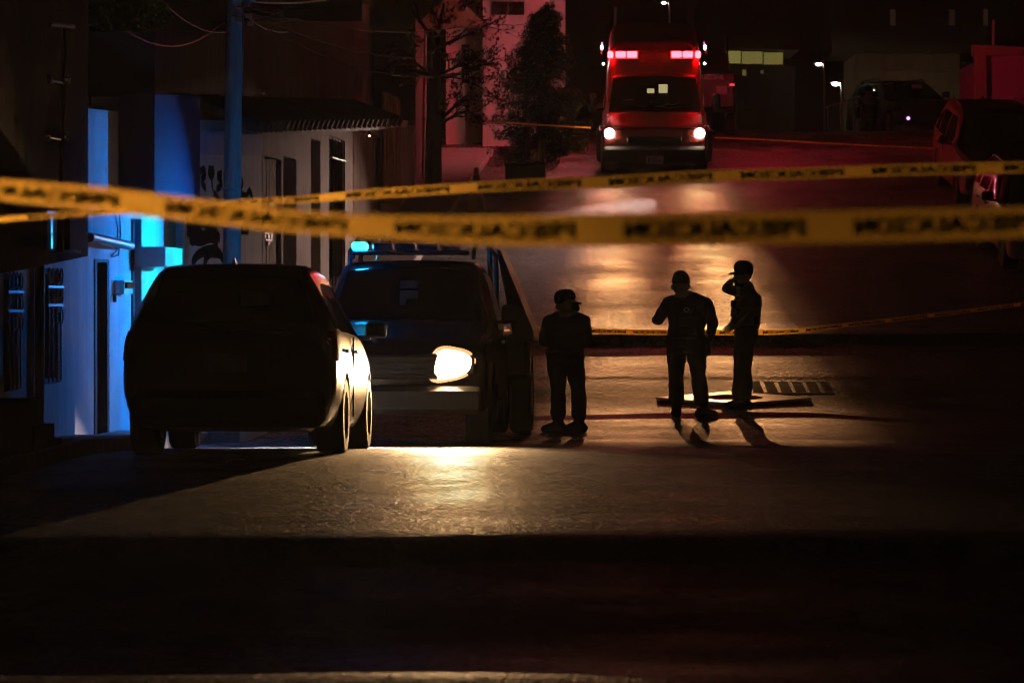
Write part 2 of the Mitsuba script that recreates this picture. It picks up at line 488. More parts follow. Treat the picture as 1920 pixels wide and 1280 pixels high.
ms_ = thing("service_mast", "thin rusty service mast with crossbar and insulators before the dark upper floor, far left", "pole")
top, bot = F.hit(121, 46, 0.62), F.hit(111, 474, 0.62)
add("pole", tube([bot, bot * 0.5 + top * 0.5 + V(0.004, 0, 0), top], [0.028, 0.02, 0.016], 8), "m_rust_pole", 40, parent=ms_)
add("crossbar", tube([F.hit(95, 46, 0.62), F.hit(138, 50, 0.62)], 0.018, 8), "m_rust_pole", parent=ms_)
for (x_, y_) in ((93, 150), (127, 151), (89, 257), (123, 257)):
    q = F.hit(x_, y_, 0.60)
    add("insulator", lathe([(0, -0.035), (0.02, -0.035), (0.028, -0.01), (0.016, 0.0), (0.028, 0.012), (0.016, 0.035), (0, 0.035)], 12).apply_translation(q), "m_ceramic", 40, parent=ms_)
    q2 = bot + (top - bot) * ((q[2] - bot[2]) / (top[2] - bot[2]))
    add("bracket", tube([q2, q], 0.009, 6), "m_rust_pole", parent=ms_)
add("standoff", tube([F.hit(111, 440, 0.40), F.hit(111, 440, 0.64)], 0.014, 6), "m_rust_pole", parent=ms_)

st = thing("stone_steps", "dark stone steps beside the whitewashed house at the left edge", "steps")
for i, (a, b, y0) in enumerate(((-90, 82, 757), (60, 98, 796), (84, 107, 822))):
    add("step", F.ext(F.rect(a, y0, b, 905, 0.55), 0.01, 0.55 + 0.02 * i), "m_dark_stone", parent=st)

# --- blue-lit house with jutting block
h2 = thing("blue_lit_house", "house with bare blue lit wall and a square block jutting out above", "house")
ops = [F.rect(246, 410, 266, 830), F.rect(308, 408, 346, 830)]
wall = F.wall(226, 348, 181, 181)
for o_ in ops:
    wall = wall.difference(o_)
add("wall", F.ext(wall, -0.3, -0.004), "m_blue_wall", parent=h2)
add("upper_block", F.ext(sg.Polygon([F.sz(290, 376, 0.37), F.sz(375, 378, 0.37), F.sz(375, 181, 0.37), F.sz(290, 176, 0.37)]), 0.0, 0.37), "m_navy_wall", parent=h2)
d2 = add("door", F.ext(F.rect(246, 410, 266, 830), -0.2, -0.12), "m_wood_dark", parent=h2)
for i in range(3):
    scene[newkey(f"{d2}__rib")] = mikit.ply(F.ext(F.rect(248 + i * 6, 414, 251 + i * 6, 830), -0.12, -0.06), "m_wood_dark")
d3 = add("door", F.ext(F.rect(308, 408, 346, 830), -0.2, -0.12), "m_wood", parent=h2)
for i in range(5):
    scene[newkey(f"{d3}__plank")] = mikit.ply(F.ext(F.rect(309 + i * 7.4, 411, 315 + i * 7.4, 830), -0.12, -0.09), "m_wood")
add("awning_bar", tube([F.hit(168, 445, 0.35), F.hit(245, 461, 0.10)], 0.045, 10), "m_steel", 40, parent=h2)
add("wire", tube([F.hit(215, 400, 0.02), F.hit(221, 430, 0.02), F.hit(218, 470, 0.02), F.hit(208, 481, 0.02)], 0.006, 5), "m_cable", parent=h2)
add("wire", tube([F.hit(224, 395, 0.02), F.hit(226, 440, 0.02), F.hit(222, 478, 0.02), F.hit(210, 482, 0.02)], 0.006, 5), "m_cable", parent=h2)
bxk = thing("junction_box", "pale blue lit wall box below the brown plank door, just left of the car roof", "box")
add("case", F.ext(F.rect(308, 464, 342, 500, 0.3), 0.0, 0.3), "m_blue_wall", parent=bxk)
add("lid", F.ext(F.rect(310, 466, 340, 500, 0.32), 0.3, 0.32), "m_blue_wall", parent=bxk)

# --- graffiti wall
h3 = thing("graffiti_house", "low house front with lavender upper band and black spray paint scrawls behind the concrete pole", "house")
wl = F.wall(348, 492, 290, 292)
add("wall", F.ext(wl, -0.3, -0.008), "m_graffiti_wall", parent=h3)
s0, z0 = F.sz(348, 290)
s1, z1 = F.sz(492, 292)
st_, zt_ = F.sz(348, 246)
s2_, zt2 = F.sz(492, 246)
add("upper_band", F.ext(sg.Polygon([(s0, z0), (s1, z1), (s2_, zt2), (st_, zt_)]), -0.3, 0.004), "m_lavender", parent=h3)
s3_, z3_ = F.sz(348, 226)
s4_, z4_ = F.sz(492, 226)
add("parapet", F.ext(sg.Polygon([(st_, zt_), (s2_, zt2), (s4_, z4_), (s3_, z3_)]), -0.3, 0.09), "m_concrete", parent=h3)
scr = [[(376, 322), (383, 318), (386, 328), (378, 338), (386, 352)], [(392, 322), (396, 330), (402, 326), (400, 318), (393, 317)], [(398, 336), (399, 350)], [(452, 336), (456, 344), (451, 350)],
       [(416, 326), (409, 330), (414, 338), (417, 346), (408, 354)], [(402, 362), (414, 378)], [(448, 358), (462, 368), (468, 358), (474, 372)], [(352, 420), (370, 414), (392, 424), (410, 416)],
       [(353, 436), (366, 430), (384, 442), (400, 436), (412, 446)], [(358, 448), (376, 452), (396, 446), (408, 456)], [(356, 424), (362, 452), (374, 420), (382, 450), (394, 418), (402, 450)],
       [(362, 492), (378, 474), (402, 468), (420, 488)], [(384, 492), (398, 474), (414, 476)], [(452, 430), (466, 432)], [(356, 418), (358, 410)], [(380, 416), (384, 408)]]
def scrawl(pts, w):
    sp = np.array([F.sz(x, y) for x, y in pts])
    if len(sp) > 2:
        u = np.linspace(0, 1, len(sp))
        f_ = PchipInterpolator(u, sp)
        sp = f_(np.linspace(0, 1, 24))
    return sg.LineString(sp).buffer(w)
gm = cat_([F.ext(g, -0.008, -0.0045) for g in getattr(unary_union([scrawl(s, 0.045 if i < 8 else 0.06) for i, s in enumerate(scr)]), "geoms")])
add("graffiti", gm, "m_graffiti", parent=h3)

# --- tan row house with doors and tiled eave
h4 = thing("tan_row_house", "long tan row house with plank doors, dark grilled openings and a tiled eave", "house")
openings = [(496, 296, 528, 700), (531, 296, 556, 700), (583, 262, 601, 700), (617, 258, 645, 600), (661, 247, 714, 700)]
wl = F.wall(492, 778, 250, 236)
for a in openings:
    wl = wl.difference(F.rect(*a))
add("wall", F.ext(wl, -0.35, 0.0), "m_tan_wall", parent=h4)
d4 = add("plank_door", F.ext(F.rect(496, 296, 528, 700), -0.16, -0.1), "m_wood_dark", parent=h4)
for i in range(6):
    scene[newkey(f"{d4}__plank")] = mikit.ply(F.ext(F.rect(497 + i * 5.2, 299, 501 + i * 5.2, 700), -0.1, -0.05), "m_wood")
scene[newkey(f"{d4}__knocker")] = mikit.ply(F.ext(unary_union([F.rect(500, 436, 514, 439), F.rect(500, 436, 502.5, 452), F.rect(511.5, 436, 514, 452), F.rect(500, 449, 514, 452), F.rect(506, 436, 508.5, 460)]), -0.05, -0.02), "m_iron")
add("dark_doorway", F.ext(F.rect(531, 296, 556, 700), -0.34, -0.3), "m_void", parent=h4)
add("dark_window", F.ext(F.rect(583, 262, 601, 700), -0.34, -0.3), "m_void", parent=h4)
window_with_grille(h4, 617, 258, 645, 600, bars=5, rails=(0.12, 0.5), fancy=False)
g4 = add("gate", F.ext(F.rect(661, 247, 714, 700), -0.14, -0.08), "m_gate", parent=h4)
for i in range(13):
    scene[newkey(f"{g4}__rib")] = mikit.ply(F.ext(F.rect(661.8 + i * 4.1, 250, 664 + i * 4.1, 700), -0.08, -0.05), "m_gate")
sh = add("shutter", F.ext(F.rect(716, 180, 746, 384), 0.0, 0.05), "m_wood", parent=h4)
for i in range(5):
    scene[newkey(f"{sh}__slat")] = mikit.ply(F.ext(F.rect(717 + i * 5.9, 182, 721 + i * 5.9, 382, 0.05), 0.05, 0.08), "m_wood")
ev = add("eave", F.ext(F.poly([(484, 252), (706, 244), (764, 236), (764, 226), (484, 240)], 0.35), -0.1, 0.35), "m_concrete", parent=h4)
for i in range(30):
    a = i / 29
    px = 486 + 268 * a
    py = 238 - 9 * a
    q0 = F.hit(px, py, 0.45)
    q1 = q0 - F.n * 0.85 + V(0, 0, 0.32)
    m = tube([q0, q1], [0.085, 0.07], 8)
    scene[newkey(f"{ev}__tile")] = mikit.ply(m, "m_tile", smooth=50)
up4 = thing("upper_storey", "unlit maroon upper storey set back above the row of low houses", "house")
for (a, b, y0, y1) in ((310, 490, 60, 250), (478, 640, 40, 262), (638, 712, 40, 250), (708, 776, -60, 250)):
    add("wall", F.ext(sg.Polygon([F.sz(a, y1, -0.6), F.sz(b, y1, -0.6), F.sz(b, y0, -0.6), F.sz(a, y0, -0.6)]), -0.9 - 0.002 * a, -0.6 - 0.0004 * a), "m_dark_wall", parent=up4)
wl = thing("wall_lamp", "tiny lit fitting under the tiled eave of the tan row house", "lamp")
q = F.hit(687, 255, 0.05)
add("bulb", trimesh.creation.icosphere(2, 0.018).apply_translation(q + F.n * 0.05), "m_lens", True, area((6, 2.6, 1.4), 0.02), parent=wl)
add("socket", lathe([(0, 0), (0.035, 0), (0.02, 0.06), (0, 0.06)], 12).apply_translation(q + F.n * 0.05 + V(0, 0, 0.02)), "m_iron", 40, parent=wl)

# concrete utility pole with cables
up = thing("utility_pole", "concrete utility pole in front of the graffiti wall, blue lit at its foot", "pole")
pb = F.hit(431, 470, 0.55)
zb_ = float(zg(pb[0], pb[1]))
ptop = P(441, -140, pb[1])
pb0 = V(pb[0], pb[1], zb_ - 0.1)
add("shaft", tube([pb0 * (1 - t) + ptop * t for t in np.linspace(0, 1, 8)], np.linspace(0.112, 0.085, 8), 14), "m_concrete", 40, parent=up)
q = P(433, 354, pb[1])
add("band", lathe([(0.108, -0.008), (0.114, -0.008), (0.114, 0.008), (0.108, 0.008)], 20).apply_translation(q), "m_steel", parent=up)
add("wire", tube([P(456, -40, pb[1] - 0.15), P(457, 70, pb[1] - 0.15), P(452, 215, pb[1] - 0.15)], 0.006, 5), "m_steel", parent=up)
add("bracket", tube([P(436, 2, pb[1] - 0.1), P(478, 2, pb[1] - 0.1)], 0.02, 6), "m_steel", parent=up)
for q in ((463, 8), (466, 30), (448, 40), (470, 45)):
    add("clamp", box(*P(q[0], q[1], pb[1] - 0.12), 0.07, 0.05, 0.05, 0.008), "m_steel", parent=up)
CABLE_WORDS = ["pale cable running right from the very top of the concrete pole, topmost of the bundle", "short cable running right from the pole, lowest of the short bundle", "cable sloping down right from the pole to the dark upper storey",
               "short pale cable stub leaving the pole bracket to the right", "cable swinging left and up from the pole towards the leafy tree", "cable drooping left from the pole in front of the leafy tree",
               "long cable sagging right from the pole, middle of the three reaching the bare tree", "long cable sagging right from the pole, lowest of the three reaching the bare tree", "long cable sagging right from the pole, uppermost of the three reaching the bare tree",
               "pale cable rising right from the pole bracket out of the frame"]
cables = [((436, 12, 42.4), (700, 5, 46), 0.05), ((436, 30, 42.4), (560, 32, 46), 0.03), ((440, 8, 42.4), (540, 60, 47), 0.1), ((455, 12, 42.4), (520, 24, 46), 0.08), ((430, 60, 42.4), (310, 8, 38), 0.1),
          ((420, 40, 42.4), (240, 60, 36), 0.2), ((470, 24, 42.4), (900, 80, 78), 0.4), ((470, 38, 42.4), (930, 110, 78), 0.5), ((470, 15, 42.4), (930, 30, 78), 0.3), ((478, 4, 42.4), (660, -10, 50), 0.05)]
for a, b, s in cables:
    k_ = add("overhead_cable", tube(catenary(P(*a), P(*b), s), 0.010 if a[1] < 10 else 0.006, 5), "m_steel" if a[1] < 10 else "m_cable")
    labels[k_] = {"label": CABLE_WORDS.pop(0), "category": "cable", "group": "overhead cables at the pole"}

# tree behind the blue house, lit faintly green
def leaf_cloud(centers, n, size, seed, flat=0.5, up_bias=0.0):
    r = np.random.default_rng(seed)
    cs = np.array([c_[:3] for c_ in centers])
    rad = np.array([c_[3] for c_ in centers])
    w = rad ** 2 / (rad ** 2).sum()
    idx = r.choice(len(cs), n, p=w)
    d = r.normal(size=(n, 3))
    d /= np.linalg.norm(d, axis=1, keepdims=True)
    rr = rad[idx] * r.uniform(0.35, 1.05, n) ** 0.6
    p = cs[idx] + d * rr[:, None]
    a = r.normal(size=(n, 3))
    a[:, 2] += up_bias
    a /= np.linalg.norm(a, axis=1, keepdims=True)
    b = np.cross(a, r.normal(size=(n, 3)))
    b /= np.linalg.norm(b, axis=1, keepdims=True) + 1e-9
    s = size * r.uniform(0.6, 1.3, n)[:, None]
    v = np.stack([p - a * s, p + b * s * flat, p + a * s, p - b * s * flat], 1).reshape(-1, 3)
    k = np.arange(n)[:, None] * 4
    f = np.vstack([k + [[0, 1, 2]], k + [[0, 2, 3]]])
    return trimesh.Trimesh(v, f, process=False)


tr = thing("leafy_tree", "dark leafy tree with faint green edge above the jutting blue block", "tree")
def pr(px, py, d, r):
    q = P(px, py, d)
    return (*q, r)
add("crown", leaf_cloud([pr(236, 40, 47, 0.55), pr(262, 80, 47, 0.3), pr(276, 130, 47, 0.22), pr(215, 90, 47.5, 0.6), pr(200, -10, 47, 0.7), pr(290, 148, 47, 0.12), pr(255, 140, 47.3, 0.3), pr(290, 50, 46.8, 0.12), pr(285, 100, 46.8, 0.12)], 5200, 0.055, 11), "m_leaf_green", parent=tr)
q0 = P(228, 250, 47.2)
add("trunk", tube([V(q0[0], q0[1], float(zg(q0[0], q0[1])) - 0.1), P(226, 200, 47.2), P(232, 60, 47.2)], [0.16, 0.12, 0.06], 9), "m_bark", True, parent=tr)


# ------------------------------------------------------------------ far left: red-lit house, pale wall, trees
G = Fac(-1.25, 77.5, 0.62)     # turned towards the street
h5 = thing("red_lit_house", "plain house corner flooded with red light, left of the ambulance", "house")
def flat_wall(pts, d, depth):
    """a wall facing the camera: outline by pixels at distance d, with real thickness"""
    poly = sg.Polygon([(P(x, y, d)[0], P(x, y, d)[2]) for x, y in pts])
    m = trimesh.creation.extrude_polygon(poly, depth, engine="earcut")
    m.vertices = np.stack([m.vertices[:, 0], d + depth - m.vertices[:, 2], m.vertices[:, 1]], -1)
    m.fix_normals()
    return m
rw = sg.Polygon([(P(x, y, 80)[0], P(x, y, 80)[2]) for x, y in [(836, 310), (890, 300), (890, -60), (836, -60)]])
wnd = sg.box(P(865, 155, 80)[0], P(865, 155, 80)[2], P(880, 82, 80)[0], P(880, 82, 80)[2])
def ext_y(poly, d, depth):
    m = trimesh.creation.extrude_polygon(poly, depth, engine="earcut")
    m.vertices = np.stack([m.vertices[:, 0], d + depth - m.vertices[:, 2], m.vertices[:, 1]], -1)
    m.fix_normals()
    return m
def skew_wall(m, d, k, x0):
    m.vertices[:, 1] += k * (m.vertices[:, 0] - x0)
    return m
x836 = P(836, 100, 80)[0]
add("wall", skew_wall(ext_y(rw.difference(wnd), 80, 0.3), 80, 0.55, x836), "m_red_house", parent=h5)
w5 = add("window", skew_wall(ext_y(wnd, 80.12, 0.05), 80, 0.55, x836), "m_glass_dark", parent=h5)
scene[f"{w5}__frame"] = mikit.ply(skew_wall(ext_y(wnd.difference(wnd.buffer(-0.02, join_style=2)), 80.02, 0.1), 80, 0.55, x836), "m_wood_dark")
add("side_wall", skew_wall(flat_wall([(890, 300), (913, 290), (913, -60), (890, -60)], 80.32, 0.3), 80, 1.6, P(890, 100, 80)[0]), "m_red_house", parent=h5)
add("apron", flat_wall([(836, 306), (950, 306), (950, 298), (836, 298)], 78.4, 3.0), "m_sidewalk", parent=h5)
h6 = thing("pale_house", "pale house front partly hidden by the dark conifer", "house")
add("wall", flat_wall([(905, 275), (1060, 275), (1060, 62), (905, 62)], 79.5, 0.3), "m_pale_wall", parent=h6)
add("upper_wall", flat_wall([(905, 62), (1060, 62), (1060, -60), (905, -60)], 79.3, 0.3), "m_pale_wall", parent=h6)
w6 = add("window", flat_wall([(923, 28), (983, 28), (983, 4), (923, 4)], 79.22, 0.06), "m_glass_dark", parent=h6)
scene[f"{w6}__bar"] = mikit.ply(flat_wall([(951, 28), (954, 28), (954, 4), (951, 4)], 79.19, 0.03), "m_wood_dark")

# dark house with pitched roof, between
h7 = thing("gabled_house", "unlit house with a pitched dark roof ending above the bare branches", "house")
add("wall", F.ext(sg.Polygon([F.sz(779, 420, -0.1), F.sz(800, 420, -0.1), F.sz(800, 30, -0.1), F.sz(779, 30, -0.1)]), -3.0, -0.1), "m_dark_wall", parent=h7)
rf = trimesh.convex.convex_hull(np.array([P(740, -70, 72), P(850, -14, 72), P(912, 48, 74), P(900, 52, 74), P(770, 56, 72), P(740, 50, 72), P(740, -70, 78), P(850, -14, 78), P(905, 46, 78), P(770, 50, 78)]))
add("roof", rf, "m_tile", parent=h7)
rp = thing("rusty_pipe", "thin upright pipe lit red beside the dark tree trunk", "pipe")
qa, qb = P(793, 335, 71.5), P(797, 55, 71.5)
add("pipe", tube([qa, qb], 0.022, 8), "m_rust_pole", parent=rp)
add("clip", box(*(qa * 0.6 + qb * 0.4), 0.08, 0.05, 0.03), "m_iron", parent=rp)
add("clip", box(*(qa * 0.3 + qb * 0.7), 0.08, 0.05, 0.03), "m_iron", parent=rp)

# bare tree in front of the red wall
def bare_tree():
    r = random.Random(5)
    segs, tips = [], []

    def grow(p, d, length, rad, depth):
        pts = [p]
        for _ in range(4):
            d = d + V(r.uniform(-.28, .28), r.uniform(-.2, .2), r.uniform(-.22, .2) - (0.05 if depth > 1 else -0.02))
            d = d / np.linalg.norm(d)
            p = p + d * length / 4
            pts.append(p)
        segs.append(tube(pts, np.linspace(rad, rad * 0.6, 5), 5 if depth > 1 else 8))
        tips.extend(pts[2:])
        if depth < 4:
            for _ in range(3 if depth < 3 else 2):
                s = r.randint(1, 4)
                dd = d + V(r.uniform(-1, 1.2), r.uniform(-.7, .7), r.uniform(-.6, .8))
                grow(pts[s], dd / np.linalg.norm(dd), length * r.uniform(0.55, 0.8), rad * 0.5, depth + 1)
    b = P(812, 345, 70.5)
    b = V(b[0], b[1], float(zg(b[0], b[1])) - 0.05)
    t_ = [b, P(813, 250, 70.5), P(815, 160, 70.5), P(818, 90, 70.5)]
    trunk = tube(t_, [0.17, 0.15, 0.13, 0.08], 10)
    for k, (s, dx, dz) in enumerate(((2, 1, .1), (2, .9, -.15), (2, -.8, .5), (3, .8, .5), (3, -.5, .8), (3, .3, 1), (2, .7, .45), (1, .8, 0.25), (1, 1, .5), (2, -.9, .1))):
        dd = V(dx, r.uniform(-.5, .2), dz)
        grow(t_[s] * (1 - 0.2) + t_[min(s + 1, 3)] * 0.2, dd / np.linalg.norm(dd), r.uniform(0.55, 0.95), 0.035, 1)
    return trunk, cat_(segs), np.array(tips)


bt = thing("bare_tree", "nearly leafless tree with black twigs against the red wall", "tree")
trunk, twigs, tips = bare_tree()
add("trunk", trunk, "m_bark", True, parent=bt)
add("branches", twigs, "m_bark", True, parent=bt)
sel = tips[np.random.default_rng(3).choice(len(tips), 260)]
add("leaves", leaf_cloud([(*q, 0.10) for q in sel], 2600, 0.036, 12), "m_leaf_dry", parent=bt)

# dark conifer
def conifer(px, py0, py1, d, wpx, n, seed):
    r = np.random.default_rng(seed)
    base, top = P(px, py0, d), P(px + 10, py1, d)
    H, W = top[2] - base[2], wpx / FPX * d / 2
    v, k = [], 0
    cl = []
    for i in range(150):
        u = r.uniform(0.02, 1.0) ** 0.85
        a = r.uniform(0, 2 * np.pi)
        prof = W * min(1.0, (1 - u) * 1.5 + 0.22) * r.uniform(0.72, 1.15)
        c0 = base * (1 - u) + top * u
        e = c0 + V(math.cos(a) * prof, math.sin(a) * prof, 0.1 * H * r.uniform(0, 0.8))
        for s in np.linspace(0.25, 1, 7):
            q = c0 * (1 - s) + e * s + r.normal(0, 0.02, 3)
            cl.append((*q, 0.15 * (1.25 - 0.6 * s)))
    return leaf_cloud(cl, n, 0.035, seed, 0.3, 0.9), base, top


cf = thing("conifer_tree", "dark shaggy conifer standing left of the ambulance", "tree")
crown, cb, ct = conifer(1010, 326, 34, 72.5, 176, 60000, 21)
add("crown", crown, "m_conifer", parent=cf)
add("trunk", tube([V(cb[0], cb[1], float(zg(cb[0], cb[1])) - 0.1), cb, cb * 0.3 + ct * 0.7], [0.12, 0.1, 0.03], 8), "m_bark", True, parent=cf)
pl = thing("tree_planter", "low dark block planter at the foot of the conifer", "planter")
q = P(985, 322, 71.6)
add("block", box(q[0], q[1], float(zg(q[0], q[1])) + 0.16, 0.75, 0.6, 0.5, 0.02), "m_dark_stone", parent=pl)
add("rim", box(q[0], q[1], float(zg(q[0], q[1])) + 0.43, 0.8, 0.65, 0.05, 0.01), "m_dark_stone", parent=pl)

# traffic cone
tc = thing("traffic_cone", "single traffic cone on the slope, between the two upper caution tapes", "cone")
q = P(893, 405, 68.0)
q[2] = float(zg(q[0], q[1]))
s_ = 0.80 / 0.75
add("body", lathe([(0.0, 0.75), (0.035, 0.75), (0.04, 0.74), (0.155, 0.03), (0.145, 0.03), (0.0, 0.72)], 24).apply_scale(s_).apply_translation(q), "m_cone", 40, parent=tc)
add("base", box(q[0], q[1], q[2] + 0.018, 0.40, 0.40, 0.035, 0.008), "m_rubber", parent=tc)
add("band", lathe([(0.075, 0.54), (0.104, 0.36), (0.108, 0.36), (0.079, 0.54), (0.075, 0.54)], 24).apply_scale(s_).apply_translation(q), "m_white", 40, parent=tc)


# ------------------------------------------------------------------ vehicles
class Body:
    """lofted body; local frame: front at y=0, length along +y, ground z=0"""
    def __init__(self, st, step=0.05, rounding=2):
        st = np.array(st, float)
        y = st[:, 0]
        self.y0, self.y1 = y[0], y[-1]
        self.f = [PchipInterpolator(y, st[:, i]) for i in range(1, 7)]
        self.rounding = rounding
        ys = set(np.arange(y[0], y[-1], step)) | set(y)
        self.ys = np.array(sorted(ys))

    def ring(self, y):
        zb, zs, zt, wb, ws, wt = [float(f(y)) for f in self.f]
        h, g = zs - zb, zt - zs
        pts = [(0, zb), (wb * 0.9, zb), (wb, zb + 0.08 * h), (ws, zb + 0.38 * h), (ws * 1.0, zb + 0.72 * h), (ws * 0.975, zs), (ws * 0.95, zs + min(0.05, 0.15 * g)), (wt + (ws * .95 - wt) * 0.70, zs + 0.40 * g), (wt + (ws - wt) * 0.22, zs + 0.76 * g),
               (wt * 0.99, zs + 0.93 * g), (wt * 0.82, zt - 0.012 * min(1, g * 3)), (0, zt)]
        p = np.array(pts, float)
        for _ in range(self.rounding):
            q = [p[0]]
            for a, b in zip(p[:-1], p[1:]):
                q += [a * 0.75 + b * 0.25, a * 0.25 + b * 0.75]
            p = np.array(q + [p[-1]])
        return p

    def mesh(self):
        rows = []
        for y in self.ys:
            r = self.ring(y)
            full = np.vstack([r, (r * [-1, 1])[-2:0:-1]])
            rows.append(np.column_stack([full[:, 0], np.full(len(full), y), full[:, 1]]))
        n, m = len(rows), len(rows[0])
        v = np.vstack(rows)
        i, j = np.meshgrid(np.arange(n - 1), np.arange(m), indexing="ij")
        a, b, c_, d = i * m + j, i * m + (j + 1) % m, (i + 1) * m + (j + 1) % m, (i + 1) * m + j
        f = np.vstack([np.stack([a, b, c_], -1).reshape(-1, 3), np.stack([a, c_, d], -1).reshape(-1, 3)])
        ends = []
        for k, row, flip in ((len(v), rows[0], False), (len(v) + 1, rows[-1], True)):
            j = np.arange(m)
            off = 0 if not flip else (n - 1) * m
            tri = np.stack([np.full(m, k), off + (j + 1) % m, off + j], -1)
            ends.append(tri if not flip else tri[:, ::-1])
        v = np.vstack([v, rows[0].mean(0), rows[-1].mean(0)])
        t = trimesh.Trimesh(v, np.vstack([f, *ends]), process=False)
        t.fix_normals()
        return t

    def side_x(self, y, z):
        r = self.ring(y)
        k = int(np.argmax(r[:, 0])) if z < float(self.f[1](y)) - 0.2 else 0
        up = r[1:]
        # walk from the top outwards
        zz, xx = up[::-1, 1], up[::-1, 0]
        i = np.argmax(zz <= z)
        if i == 0:
            return xx[0]
        t = (z - zz[i - 1]) / (zz[i] - zz[i - 1] + 1e-9)
        return xx[i - 1] + t * (xx[i] - xx[i - 1])

    def top_z(self, y, x):
        r = self.ring(y)
        m = int(np.argmax(r[:, 0]))
        xx, zz = r[m:, 0][::-1], r[m:, 1][::-1]
        return float(np.interp(abs(x), xx, zz))

    def side_patch(self, y0, y1, zlo, zhi, side, off=0.006, ny=14, nz=6):
        g = np.zeros((ny, nz, 3))
        for i, u in enumerate(np.linspace(0, 1, ny)):
            for j, v in enumerate(np.linspace(0, 1, nz)):
                a, b = zlo(u) if callable(zlo) else zlo, zhi(u) if callable(zhi) else zhi
                z = a + (b - a) * v
                yy = y0(v) + (y1(v) - y0(v)) * u if callable(y0) else y0 + (y1 - y0) * u
                g[i, j] = (side * (self.side_x(yy, z) + off), yy, z)
        return solid_patch(g, V(side * 0.014, 0, 0))

    def top_patch(self, y0, y1, w0, w1, off=0.006, n=14, m=11, vec=None):
        g = np.zeros((n, m, 3))
        for i, u in enumerate(np.linspace(0, 1, n)):
            for j, v in enumerate(np.linspace(-1, 1, m)):
                yy = y0 + (y1 - y0) * u
                x = v * (w0 + (w1 - w0) * u)
                g[i, j] = (x, yy, self.top_z(yy, x))
        vec = V(0, -0.7, 0.7) if vec is None else np.asarray(vec, float)
        return solid_patch(g + vec * off, vec * 0.014)


def solid_patch(g, back):
    a, b = g, g - back
    m = grid_mesh(a)
    n, k = g.shape[:2]
    rim = [(0, j) for j in range(k)] + [(i, k - 1) for i in range(1, n)] + [(n - 1, j) for j in range(k - 2, -1, -1)] + [(i, 0) for i in range(n - 2, 0, -1)]
    va = np.array([a[i, j] for i, j in rim])
    vb = np.array([b[i, j] for i, j in rim])
    L = len(rim)
    f = []
    for i in range(L):
        j = (i + 1) % L
        f += [[i, j, L + j], [i, L + j, L + i]]
    return cat_([m, trimesh.Trimesh(np.vstack([va, vb]), f, process=False)])


def cut_arches(mesh, wheels, r, half):
    a = m3.Manifold(m3.Mesh(np.array(mesh.vertices, np.float32), np.array(mesh.faces, np.uint32)))
    if a.status() != m3.Error.NoError or a.num_tri() == 0:
        mm = mesh.copy()
        mm.merge_vertices()
        a = m3.Manifold(m3.Mesh(np.array(mm.vertices, np.float32), np.array(mm.faces, np.uint32)))
    for (y, z) in wheels:
        for s in (-1, 1):
            c_ = m3.Manifold.cylinder(0.45, r, r, 40, True).rotate([0, 90, 0]).translate([s * (half + 0.02), y, z])
            a = a - c_
    o = a.to_mesh()
    return trimesh.Trimesh(o.vert_properties[:, :3], o.tri_verts, process=False)


def wheel_parts(r, w, spokes=5):
    """a wheel about the x axis at the origin, outside towards +x"""
    tyre = lathe([(r * 0.62, -w / 2), (r * 0.93, -w / 2), (r, -w * 0.36), (r, w * 0.36), (r * 0.93, w / 2), (r * 0.62, w / 2), (r * 0.60, 0), (r * 0.62, -w / 2)], 40)
    rim = [lathe([(r * 0.50, w * 0.30), (r * 0.63, w * 0.46), (r * 0.60, w * 0.46), (r * 0.48, w * 0.2), (r * 0.50, w * 0.30)], 36), lathe([(0, w * 0.34), (r * 0.13, w * 0.32), (r * 0.15, w * 0.2), (0, w * 0.2)], 20)]
    for i in range(spokes):
        b = box(r * 0.34, 0, w * 0.30, r * 0.5, r * 0.12, w * 0.1, 0.005)
        b.apply_transform(trimesh.transformations.rotation_matrix(2 * np.pi * i / spokes, (0, 0, 1)))
        rim.append(b)
    disc = lathe([(0, w * 0.12), (r * 0.6, w * 0.12), (r * 0.6, w * 0.1), (0, w * 0.1)], 30)
    R = trimesh.transformations.rotation_matrix(np.pi / 2, (0, 1, 0))
    return [m.apply_transform(R) for m in (tyre, cat_(rim), disc)]


def add_wheels(key, A, wheels, r, w, track, mats=("m_rubber", "m_rim"), steer=0.0, spokes=5):
    for i, (y, z) in enumerate(wheels):
        for s in (1, -1):
            ty, rm, di = wheel_parts(r, w, spokes)
            B = A @ trimesh.transformations.translation_matrix((s * track, y, z))
            if i == 0 and steer:
                B = B @ trimesh.transformations.rotation_matrix(steer, (0, 0, 1))
            if s < 0:
                B = B @ trimesh.transformations.rotation_matrix(np.pi, (0, 0, 1))
            wk = newkey(f"{key}__wheel")
            scene[wk] = mikit.ply(ty.apply_transform(B), mats[0], smooth=35)
            scene[f"{wk}__rim"] = mikit.ply(rm.apply_transform(B), mats[1], smooth=35)
            scene[f"{wk}__disc"] = mikit.ply(di.apply_transform(B), "m_black")


def put_vehicle(x, d, yaw, L, wheels):
    """matrix of a vehicle whose local y=0 stands at (x, d); yaw turns +y; settled on the road by its wheels"""
    c_, s_ = math.cos(yaw), math.sin(yaw)
    pts = [(x - s_ * y, d + c_ * y) for y, _ in wheels]
    za, zb = float(zg(*pts[0])), float(zg(*pts[1]))
    pitch = math.atan2(zb - za, wheels[1][0] - wheels[0][0])
    z0 = za - math.tan(pitch) * wheels[0][0]
    return M_place(x, d, z0, yaw, pitch)


def X(m, A):
    m = m.copy()
    m.apply_transform(A)
    return m


def xp(A, p):
    return (A @ np.append(p, 1))[:3]


